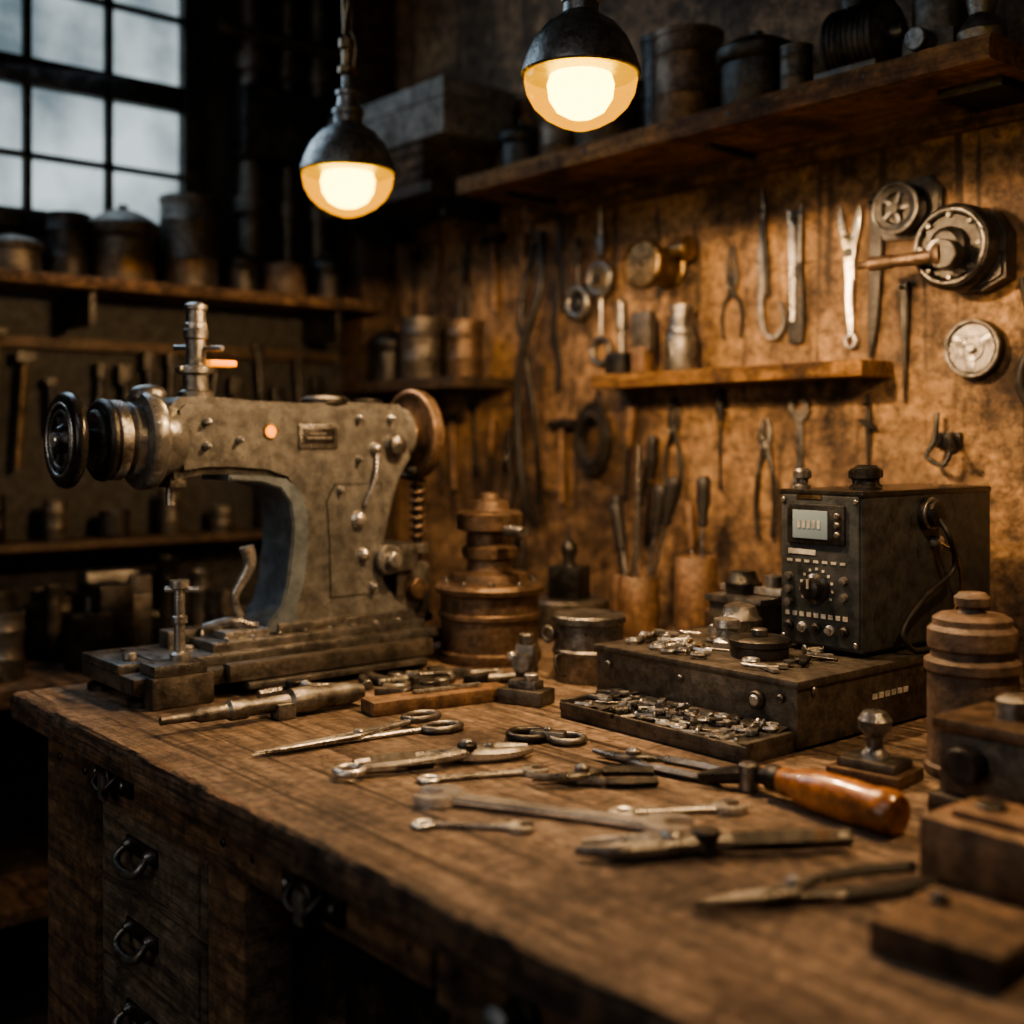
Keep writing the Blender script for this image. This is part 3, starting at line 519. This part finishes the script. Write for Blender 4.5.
# ---- right-hand jars/blocks
b=B("tiered_clay_jar")
b.lathe([(0,0),(.056,0),(.058,.004),(.058,.012),(.054,.016),(.054,.128),(.058,.132),(.058,.143),(.050,.148),(.050,.156),(.054,.160),(.054,.182),(.048,.188),(.048,.196),(.040,.201),(.018,.202),(.015,.208),(.021,.212),(.022,.222),(.016,.228),(0,.229)],'terra',None,44);b.finish(T(-.785,1.415,TZ))
b=B("tiered_clay_jar");b.lathe([(0,0),(.06,0),(.062,.01),(.06,.15),(.065,.156),(.065,.17),(.05,.18),(.05,.2),(.02,.205),(0,.206)],'bronze');b.finish(T(-.73,1.62,TZ))
b=B("cast_iron_vise_block");b.b2((-.07,-.06,0),(.09,.06,.03),'iron',bev=.004).b2((-.06,-.055,.03),(.08,.055,.10),'iron',bev=.008).b2((-.065,-.06,.10),(.085,.06,.115),'bronze',bev=.004).cyl(.02,.02,'dark',T(-.02,-.06,.07)@R('X',90)).lathe([(0,.115),(.02,.115),(.02,.135),(.012,.14),(0,.142)],'gun',T(.0,0,0));b.finish(onT(-.655,1.27,0))
b=B("wooden_block");b.box((0,0,.03),(.135,.10,.06),'cupwood',bev=.005).box((.0,0,.063),(.09,.06,.01),'cupwood',bev=.003);b.cyl(.015,.006,'dark',T(-.02,0,.066));b.finish(onT(-.565,1.09,0))
b=B("wooden_block");b.box((0,0,.014),(.11,.11,.028),'benchwood',bev=.004);b.cyl(.008,.010,'gun',T(-.03,.02,.026),12);b.finish(onT(-.515,.915,4))
b=B("wooden_block");b.box((0,0,.02),(.10,.09,.04),'benchwood',bev=.005).box((0,0,.045),(.06,.04,.012),'dark',bev=.003);b.finish(onT(-.42,1.03,12))
b=B("hand_stamp");b.box((0,0,.008),(.095,.075,.016),'bronze',bev=.003).box((0,0,.021),(.075,.055,.012),'iron',bev=.003).lathe([(0,.025),(.02,.025),(.018,.032),(.010,.04),(.010,.052),(.020,.062),(.021,.074),(.014,.084),(0,.086)],'gun');b.finish(onT(-.85,1.30,8))
# ---------------------------------------------------------------- upper shelf & contents
SZ=1.918
b=B("wooden_wall_shelf")
t=bmesh.new();rings=[]
for i in range(121):
    x=-2.36+i*(1.39/120);nn=lambda k:noise.noise(Vector((x*18,k*5,1)))*.005
    rings.append([t.verts.new((x,y,z)) for y,z in ((1.802+nn(1),SZ-.042),(1.80+nn(2),SZ-.03),(1.80+nn(3),SZ-.008),(1.806+nn(4),SZ),(WY,SZ),(WY,SZ-.042))])
for A,C in zip(rings,rings[1:]):
    for j in range(6): t.faces.new((A[j],A[(j+1)%6],C[(j+1)%6],C[j]))
t.faces.new(rings[0]);t.faces.new(rings[-1]);b.merge(t,'shelfwood')
b.b2((-2.36,WY-.022,SZ-.085),(-.97,WY,SZ-.042),'benchwood',bev=.003)
for x in (-2.25,-1.62): b.b2((x-.008,1.88,SZ-.052),(x+.008,WY,SZ-.042),'dark',bev=.002)
b.b2((-1.12,1.90,SZ-.060),(-1.0,WY,SZ-.042),'dark',bev=.004)
for x in (-1.9,-1.5,-1.2): b.cyl(.006,.004,'dark',T(x,1.803,SZ-.02)@R('X',90),10)
b.finish()
def jar(name,x,y,z,prof,mat,extra=None):
    b=B(name);b.lathe(prof,mat,None,36)
    return b.finish(T(x,y,z))
def canp(r,h): return [(0,0),(r*.97,0),(r,.004),(r,h*.3),(r*1.03,h*.32),(r,h*.34),(r,h*.72),(r*1.03,h*.74),(r,h*.76),(r,h*.93),(r*1.05,h*.94),(r*1.05,h),(r*.9,h),(r*.85,h-.01),(0,h-.01)]
def lidp(r,h): return [(0,0),(r*.9,0),(r*.93,.005),(r*.93,h*.55),(r,h*.58),(r*1.06,h*.62),(r*1.06,h*.74),(r*.98,h*.78),(r*.7,h*.86),(r*.4,h*.92),(r*.15,h*.94),(r*.15,h),(0,h)]
jar("rusty_storage_can",-1.69,1.90,SZ,canp(.072,.20),'bronze')
jar("lidded_pot",-1.50,1.89,SZ,lidp(.078,.155),'dark')
jar("small_metal_cup",-1.385,1.86,SZ,canp(.03,.09),'iron')
jar("storage_can",-1.95,1.92,SZ,canp(.075,.16),'iron');jar("storage_can",-2.12,1.94,SZ,canp(.06,.15),'bronze')
jar("lidded_pot",-2.26,1.93,SZ,lidp(.06,.14),'dark')
jar("storage_can",-1.82,1.96,SZ,canp(.045,.24),'dark')
b=B("small_electric_motor");b.b2((-.07,-.06,0),(.06,.06,.02),'iron');b.lathe([(0,0),(.05,0),(.062,.01),(.062,.11),(.05,.12),(0,.125)],'iron',T(-.065,0,.075)@R('Y',90))
for k in range(9): b.ring(.063,.004,'dark',T(-.05+k*.012,0,.075)@R('Y',90),seg=24,m=6)
b.cyl(.014,.03,'gun',T(.05,0,.075)@R('Y',90)).cyl(.028,.09,'dark',T(-.02,0,.12)).cyl(.02,.04,'iron',T(.03,.01,.12));b.finish(T(-1.255,1.89,SZ))
b=B("gear_pump");b.b2((-.05,-.05,0),(.05,.05,.05),'iron',bev=.008).lathe([(0,.05),(.045,.05),(.05,.07),(.05,.12),(.03,.13),(.03,.18),(.04,.185),(.04,.2),(0,.2)],'iron').cyl(.02,.04,'gun',T(0,-.05,.03)@R('X',90));b.finish(T(-1.115,1.91,SZ))
b=B("oil_lamp_base");b.lathe([(0,0),(.035,0),(.04,.02),(.02,.05),(.028,.09),(.01,.12),(.01,.17),(0,.17)],'gun');b.finish(T(-1.015,1.86,SZ))
b=B("bracket_shelf");b.b2((-2.96,1.78,1.895),(-2.44,WY,1.925),'darkwood');
for x in (-2.9,-2.5): b.b2((x-.012,1.86,1.85),(x+.012,WY,1.895),'dark')
b.finish()
b=B("wooden_crate");b.b2((-2.92,1.80,1.925),(-2.50,2.03,2.04),'benchwood',bev=.004)
for z in (1.95,1.985,2.02): b.b2((-2.925,1.795,z-.013),(-2.495,1.80,z+.013),'benchwood',bev=.002)
b.finish()
b=B("cardboard_box");b.b2((-2.93,1.79,2.04),(-2.40,2.02,2.17),'box',bev=.004).b2((-2.935,1.785,2.13),(-2.395,2.025,2.178),'box',bev=.004);b.finish()
# ---------------------------------------------------------------- small shelf
b=B("small_wooden_shelf");b.b2((-2.035,1.945,1.390),(-1.30,WY,1.422),'shelfwood',bev=.004)
b.finish()
jar("glass_bottle",-1.79,1.99,1.422,[(0,0),(.034,0),(.036,.004),(.036,.07),(.034,.08),(.03,.085),(.03,.095),(.024,.105),(.024,.13),(.027,.133),(.027,.145),(0,.146)],'gun')
b=B("stamp_block");b.b2((-.03,-.025,0),(.03,.025,.05),'dark').lathe([(0,.05),(.008,.05),(.008,.10),(.014,.105),(.012,.17),(0,.175)],'gun');b.finish(T(-1.975,1.99,1.422))
b=B("wooden_gauge_block");b.b2((-.02,-.02,0),(.02,.02,.06),'cupwood').b2((-.03,-.012,.05),(.03,.012,.14),'iron');b.finish(T(-1.905,1.99,1.422))
b=B("small_wooden_shelf");b.b2((-2.97,1.86,1.405),(-2.44,WY,1.435),'darkwood');b.finish()
jar("round_jar",-2.71,1.95,1.435,canp(.065,.17),'iron');jar("round_jar",-2.52,1.95,1.435,canp(.05,.15),'bronze');jar("round_jar",-2.87,1.95,1.435,lidp(.06,.16),'dark')
# ---------------------------------------------------------------- wall hung tools
def nail(b,y): b.cyl(.004,.03,'dark',T(0,y,0),8)
b=B("hanging_pulley_hook");b.tube([(0,.13,.015),(.0,.06,.015),(0,.0,.015)],.006,'steel');b.ring(.014,.005,'steel',T(0,.145,.015));b.ring(.036,.010,'gun',T(0,-.06,.018));b.cyl(.028,.022,'brass',T(0,-.06,.004));b.cyl(.01,.035,'dark',T(0,-.06,0));b.tube([(0,-.1,.015),(0,-.2,.015)],.004,'steel');b.ring(.03,.008,'gun',T(0,-.235,.015));b.box((0,.02,.015),(.022,.05,.014),'gun');nail(b,.145);b.finish(wallX(-2.09,1.72))
b=B("hanging_pulley_hook");b.tube([(0,.13,.015),(.0,.0,.015)],.006,'dark');b.ring(.034,.011,'gun',T(0,-.03,.016));b.cyl(.02,.025,'dark',T(0,-.03,0));nail(b,.12);b.finish(wallX(-2.17,1.64))
b=B("wall_pressure_gauge");b.lathe([(0,0),(.05,0),(.05,.01),(.045,.014),(.045,.07),(.054,.075),(.057,.085),(.057,.10),(.052,.104),(.050,.099),(0,.099)],'brass',None,36);b.cyl(.006,.006,'dark',T(0,0,.098),12);b.box((.012,.012,.101),(.04,.003,.002),'dark',R('Z',10),bev=0);b.cyl(.02,.05,'brass',T(.045,.03,.04)@R('Y',90),16);b.cyl(.028,.012,'brass',T(.08,.03,.04)@R('Y',90),16)
for k in range(8): b.box((.041,0,.1),(.01,.002,.002),'dark',R('Z',k*45),bev=0)
b.finish(wallX(-1.875,1.665))
pliers("hanging_pincers",wallX(-1.69,1.60,90),.20,.09,.018,.003,'dark',None,.008,.012)
b=B("hanging_caliper_hook");b.sweep([(0,.17,.01,.004,.006),(.003,.12,.01,.012,.008),(-.004,.03,.01,.016,.009),(-.003,-.04,.01,.014,.009),(-.006,-.09,.01,.014,.009),(.005,-.135,.01,.013,.009),(.035,-.150,.01,.012,.009),(.055,-.12,.01,.010,.009),(.045,-.075,.01,.005,.007)],'gun');b.sweep([(.004,.10,.016,.010,.005),(.012,.0,.016,.012,.005),(.016,-.06,.016,.006,.004)],'dark');nail(b,.12);b.finish(wallX(-1.605,1.635))
b=B("hanging_wood_chisel");b.sweep([(0,.13,.01,.010,.01),(0,.10,.01,.034,.012),(0,.02,.01,.034,.010),(0,-.08,.01,.040,.009),(0,-.145,.01,.036,.007)],'dark');b.sweep([(-.015,.13,.016,.006,.006),(-.006,.08,.016,.014,.006),(-.004,-.1,.016,.012,.005)],'steel');b.sweep([(.016,.14,.014,.004,.006),(.014,.1,.014,.01,.006),(.01,.02,.014,.012,.006)],'gun');nail(b,.11);b.finish(wallX(-1.52,1.615))
b=B("hanging_fork_spanner")
b.sweep([(-.022,.135,.010,.006,.007),(-.020,.10,.010,.014,.009),(-.006,.05,.010,.018,.010),(0,.0,.010,.020,.010),(-.002,-.06,.010,.014,.009),(.002,-.125,.010,.010,.007)],'chrome')
b.sweep([(.022,.130,.010,.006,.007),(.018,.10,.010,.014,.009),(.006,.05,.011,.016,.010),(0,.0,.011,.016,.010)],'chrome')
b.cyl(.010,.020,'dark',T(0,.04,0),18);b.ring(.012,.004,'steel',T(.002,-.135,.010));nail(b,.07);b.finish(wallX(-1.39,1.60))
b=B("hanging_flat_file");b.sweep([(0,.15,.008,.014,.008),(.004,.12,.008,.03,.01),(.002,.0,.008,.028,.01),(-.004,-.10,.008,.022,.009),(-.01,-.17,.008,.008,.006)],'dark');nail(b,.13);b.finish(wallX(-1.335,1.60))
b=B("belt_pulley");b.poly([(-.06,.03),(-.05,.055),(.05,.06),(.075,.03),(.07,-.03),(.03,-.055),(-.05,-.05),(-.062,-.02)],0,.02,'dark',bev=.004)
b.lathe([(0,.02),(.045,.02),(.048,.026),(.040,.034),(.040,.042),(.048,.05),(.045,.055),(.030,.052),(.028,.044),(.012,.044),(.010,.06),(0,.06)],'dark',None,36);b.ring(.046,.004,'gun',T(0,0,.054))
for k in range(5): b.box((.02,0,.052),(.02,.006,.006),'gun',R('Z',k*72),bev=.001)
b.finish(wallX(-1.262,1.705))
b=B("hand_crank_gearbox");b.lathe([(0,0),(.074,0),(.078,.008),(.078,.07),(.072,.08),(.060,.084),(.056,.078),(.035,.078),(.034,.092),(.024,.1),(0,.1)],'dark',None,44)
b.ring(.066,.004,'gun',T(0,0,.082));b.poly([(-.02,.05),(.06,.06),(.085,.02),(.085,-.06),(.04,-.08),(-.01,-.075)],0,.05,'dark',bev=.006)
for k in range(8): b.cyl(.006,.006,'gun',R('Z',k*45)@T(.056,0,.08),10)
b.cyl(.02,.03,'gun',T(0,-.01,.095),20);b.lathe([(0,0),(.024,0),(.026,.006),(.022,.016),(.014,.022),(.011,.10),(.013,.105),(.013,.15),(.007,.156),(.007,.175),(0,.177)],'bronze',T(.01,-.02,.115)@R('Y',-90),24)
b.cyl(.026,.034,'dark',T(.014,-.02,.098),24);b.finish(wallX(-1.135,1.615))
b=B("round_dial_gauge");b.lathe([(0,0),(.052,0),(.054,.004),(.054,.022),(.050,.026),(.046,.022),(0,.022)],'dark',None,40);b.ring(.050,.004,'gun',T(0,0,.024));b.lathe([(0,.022),(.043,.022),(.043,.024),(0,.024)],'gun');b.ring(.022,.002,'steel',T(0,0,.025));b.cyl(.009,.01,'steel',T(0,0,.022),14)
for k in range(3): b.box((.028,0,.025),(.028,.012,.002),'steel',R('Z',30+k*120),bev=.0005)
b.finish(wallX(-1.125,1.435))
b=B("hanging_punch");b.sweep([(0,.10,.008,.02,.012),(0,.02,.008,.016,.012),(0,-.05,.008,.009,.01),(0,-.13,.008,.003,.004)],'dark');nail(b,.09);b.finish(wallX(-1.27,1.47))
driver("hanging_screwdriver",wallX(-1.72,1.27,90),.22,.07,.012,'rubber','dark')
pliers("hanging_pliers",wallX(-1.60,1.255,90),.25,.06,.014,.003,'gun','dark',.009,.014)
wrench("hanging_spanner",wallX(-1.515,1.255,90),.18,.026,'gun',True,.009,w_=.7)
b=B("hanging_caliper");b.sweep([(0,.07,.008,.006,.006),(0,0,.008,.012,.008),(0,-.07,.008,.004,.006)],'dark');b.sweep([(-.02,.02,.010,.006,.006),(0,.012,.010,.016,.008),(.02,.0,.010,.006,.006)],'dark');nail(b,.05);b.finish(wallX(-1.35,1.29))
b=B("wall_hook_cluster");b.box((0,0,.006),(.05,.03,.012),'dark');b.tube([(-.015,.05,.02),(-.015,0,.03),(-.025,-.03,.04),(.01,-.045,.04),(.02,-.01,.03)],.005,'dark');b.tube([(.01,.01,.01),(.03,-.02,.05),(.045,-.02,.06)],.005,'dark');b.finish(wallX(-1.18,1.27))
b=B("coil_of_cable")
for k in range(9): b.ring(.055+random.uniform(-.012,.012),.005,'rubber',T(random.uniform(-.006,.006),random.uniform(-.008,.008),.008+k*.0035)@S(.85,1.25,1),seg=32,m=6)
b.tube([(0,.07,.02),(.01,.10,.02),(0,.14,.01)],.004,'rubber');nail(b,.07);b.finish(wallX(-2.11,1.27))
driver("hanging_long_file",wallX(-1.93,1.15,85),.26,.1,.014,'rubber','dark')
random.seed(21)
for k,(x,z,kind) in enumerate([(-2.63,1.74,'p'),(-2.50,1.72,'h'),(-2.38,1.70,'s'),(-2.26,1.55,'l'),(-2.45,1.22,'p'),(-2.60,1.28,'w'),(-2.75,1.24,'s'),(-2.23,1.22,'h'),(-2.86,1.22,'p'),(-2.88,1.72,'w'),(-2.00,1.24,'s'),(-1.86,1.29,'p'),(-2.24,1.75,'l'),(-2.52,1.22,'s'),(-2.68,1.24,'h'),(-2.4,1.02,'p'),(-2.76,1.72,'s')]):
    X=wallX(x,z,90+random.uniform(-6,6))
    if kind=='p': pliers("hanging_pliers",X,.22,.08,.014,.003,'dark','rubber')
    elif kind=='w': wrench("hanging_spanner",X,.2,.022,'dark')
    elif kind=='s': driver("hanging_screwdriver",X,.22,.09,.013,'cupwood','dark')
    elif kind=='h':
        b=B("hanging_hammer");b.tube([(-.11,0,.016,.010),(.08,0,.016,.008)],.01,'cupwood',smooth=False);b.sweep([(.09,-.045,.016,.022,.022),(.09,0,.016,.026,.026),(.09,.03,.016,.018,.02),(.09,.05,.016,.022,.006)],'dark',smooth=False);b.finish(X)
    else:
        b=B("leather_strap");b.sweep([(.12,0,.004,.02,.005),(.0,.01,.006,.022,.005),(-.10,-.01,.006,.022,.005),(-.16,.0,.006,.012,.005)],'rubber');b.finish(X)
b=B("hanging_rope_hose");b.tube([(-2.30,2.03,1.80),(-2.27,2.0,1.66),(-2.33,1.99,1.50),(-2.36,2.0,1.35),(-2.34,2.0,1.15),(-2.33,2.03,1.05)],.011,'rubber',n=10);b.tube([(-2.33,2.03,1.78),(-2.36,2.01,1.6),(-2.32,2.0,1.45),(-2.30,2.01,1.30),(-2.31,2.03,1.1)],.007,'dark',n=10);b.finish()
b=B("rubber_hose");b.tube([(-.945,2.03,2.30),(-.95,1.98,2.10),(-.955,1.96,1.95),(-.94,1.98,1.84),(-.99,2.01,1.77),(-1.0,2.03,1.71)],.010,'rubber',n=10);b.finish()
b=B("wall_conduit");b.tube([(-.93,2.03,2.99),(-.93,2.03,1.70)],.014,'dark',smooth=False);b.tube([(-1.03,2.03,1.55),(-1.0,2.0,1.45),(-1.02,2.0,1.36),(-.98,2.03,1.28)],.009,'rubber',n=8);b.finish()
# ---------------------------------------------------------------- background left
b=B("wooden_wall_shelf");b.b2((-3.09,.2,1.635),(-2.86,1.92,1.665),'benchwood',bev=.004)
for y in (.4,1.1,1.8): b.b2((-3.09,y-.01,1.55),(-2.90,y+.01,1.635),'dark')
b.finish()
b=B("row_of_storage_pots")
for k,(y,r,h,mt) in enumerate([(.55,.08,.18,'iron'),(.78,.05,.12,'gun'),(.93,.07,.10,'iron'),(1.06,.05,.16,'dark'),(1.20,.085,.20,'iron'),(1.38,.075,.24,'iron'),(1.53,.05,.12,'dark'),(1.66,.06,.09,'terra'),(1.80,.05,.14,'dark')]):
    b.lathe((canp if k%2 else lidp)(r,h),mt,T(-2.965,y,1.665),32)
b.finish()
b=B("back_workbench");b.b2((-3.09,-.4,.71),(-2.58,1.9,.75),'benchwood',bev=.004)
for x,y in ((-3.05,-.35),(-2.62,-.35),(-3.05,1.85),(-2.62,1.85)): b.b2((x-.03,y-.03,0),(x+.03,y+.03,.71),'benchwood')
b.b2((-3.08,-.35,.25),(-2.6,1.85,.28),'benchwood');b.finish()
b=B("bench_clutter");random.seed(9)
for k in range(60):
    x=random.uniform(-3.00,-2.68);y=random.uniform(.1,1.8);q=T(x,y,.75)@R('Z',random.uniform(0,90));mt=random.choice(['dark','iron','gun','dark','dark','iron'])
    if random.random()<.5: b.lathe(canp(random.uniform(.02,.06),random.uniform(.05,.22)),mt,q,20)
    else: h=random.uniform(.03,.2);b.box((0,0,h/2),(random.uniform(.04,.16),random.uniform(.04,.12),h),mt,q,bev=.006)
b.finish()
b=B("rack_of_hand_tools");random.seed(14)
b.b2((-3.09,.3,1.50),(-3.07,1.9,1.53),'darkwood')
for k in range(24):
    y=.35+k*.064;z=random.uniform(1.28,1.42);L=random.uniform(.12,.28)
    b.tube([(-3.06,y,z+L/2),(-3.06,y+random.uniform(-.02,.02),z-L/2)],random.uniform(.006,.012),random.choice(['dark','dark','brass','dark','dark']),smooth=False,m=8)
    b.box((-3.06,y,z+L/2),(.02,random.uniform(.02,.05),random.uniform(.02,.06)),random.choice(['dark','dark','dark']))
b.finish()
b=B("second_tool_shelf");b.b2((-3.09,.3,1.0),(-2.95,1.9,1.02),'darkwood');b.finish()
random.seed(31)
b=B("row_of_small_tins")
for k in range(10): b.lathe(canp(random.uniform(.025,.05),random.uniform(.05,.14)),random.choice(['dark','iron','dark','iron']),T(-3.02,.45+k*.15,1.02),24)
b.finish()
# ---------------------------------------------------------------- pendant lamps
def lamp(x,y,z,energy):
    b=B("pendant_lamp")
    b.lathe([(.092,0),(.094,.003),(.092,.012),(.086,.03),(.074,.056),(.056,.078),(.034,.092),(.028,.098),(.028,.112),(.031,.114),(.031,.124),(.022,.13),(.020,.15),(.024,.152),(.024,.16),(.012,.168),(.012,.19)],'gun',None,44)
    b.lathe([(.090,.001),(.083,.03),(.071,.054),(.053,.075),(.03,.089),(0,.09)][::-1],'inner',None,44)
    b.lathe([(.012,.19),(.02,.194),(.02,.206),(.012,.212),(.012,.24),(.018,.244),(.018,.26),(.006,.27),(0,.27)],'brass',None,20)
    b.tube([(.02,0,.20),(.03,0,.24),(.01,0,.28)],.003,'brass')
    for k in range(4): b.tube([(.008*math.cos(k*1.57+q*.6),.008*math.sin(k*1.57+q*.6),.27+q*.03) for q in range(5)],.004,'brass')
    b.tube([(0,0,.26),(-.01,0,.38),(.0,.0,.5),(0,0,3.0-z)],.006,'rubber');b.cyl(.04,.03,'dark',T(0,0,2.97-z))
    ob=b.finish(T(x,y,z))
    g=B("bulb");g.lathe([(0,.03),(.03,.03),(.046,.008),(.053,-.015),(.050,-.036),(.038,-.055),(.02,-.065),(0,-.068)],'bulb',None,28);g.finish(T(x,y,z),ob)
    g=B("glass_globe");t=[(.088,.004),(.089,-.008),(.085,-.028),(.074,-.048),(.056,-.065),(.034,-.077),(.014,-.084),(0,-.085)]
    tb=bmesh.new();seg=40;rs=[[tb.verts.new((r*math.cos(2*math.pi*i/seg),r*math.sin(2*math.pi*i/seg),zz)) for i in range(seg)] if r>0 else [tb.verts.new((0,0,zz))] for r,zz in t]
    for A,C in zip(rs,rs[1:]):
        for i in range(seg):
            j=(i+1)%seg
            tb.faces.new((A[i],A[j],C[0])) if len(C)==1 else tb.faces.new((A[i],A[j],C[j],C[i]))
    g.merge(tb,'amber');g.finish(T(x,y,z),ob)
    ld=bpy.data.lights.new("lamp_light",'SPOT');ld.energy=energy;ld.color=(1,.64,.33);ld.shadow_soft_size=.03;ld.spot_size=rad(180);ld.spot_blend=0
    lo=bpy.data.objects.new("lamp_light",ld);bpy.context.collection.objects.link(lo);lo.location=(x,y,z-.12);lo.parent=ob;lo.matrix_parent_inverse=ob.matrix_world.inverted()
lamp(-2.0,1.26,1.79,12);lamp(-1.37,1.29,1.84,46);lamp(-.50,1.30,1.86,24)  # third lamp is unseen, added to light the foreground and right wall
def area(name,loc,target,size,en,col):
    d=bpy.data.lights.new(name,'AREA');d.shape='RECTANGLE';d.size,d.size_y=size;d.energy=en;d.color=col
    o=bpy.data.objects.new(name,d);bpy.context.collection.objects.link(o);o.location=loc
    o.rotation_euler=(Vector(target)-Vector(loc)).to_track_quat('-Z','Y').to_euler();return o
area("window_daylight",(-3.02,.82,2.3),(-1.2,.9,1.0),(.9,1.2),14,(.60,.80,1))
area("ceiling_fill_light",(-.6,-.6,2.9),(-1.2,1.2,.8),(1.6,1.2),11,(.92,.95,1))
area("bench_front_fill",(-1.2,-1.4,1.5),(-1.3,.7,.6),(1.4,1.0),9,(1,.86,.70))  # unseen fill added behind the camera to brighten the bench front
wd=bpy.data.worlds.new("world");bpy.context.scene.world=wd;wd.use_nodes=True
wd.node_tree.nodes["Background"].inputs[0].default_value=(.6,.65,.7,1);wd.node_tree.nodes["Background"].inputs[1].default_value=.02
try: bpy.context.scene.view_settings.look='AgX - Medium High Contrast'
except Exception: pass
# ---------------------------------------------------------------- camera
cd=bpy.data.cameras.new("camera");cam=bpy.data.objects.new("camera",cd);bpy.context.collection.objects.link(cam)
cam.location=(0,0,1.27);cam.rotation_euler=(rad(90),0,rad(50))
cd.sensor_width=36;cd.lens=36*1200/1024;cd.shift_y=-72/1024
cd.dof.use_dof=True;cd.dof.focus_distance=1.72;cd.dof.aperture_fstop=1.8
cd.clip_start=.05
bpy.context.scene.camera=cam
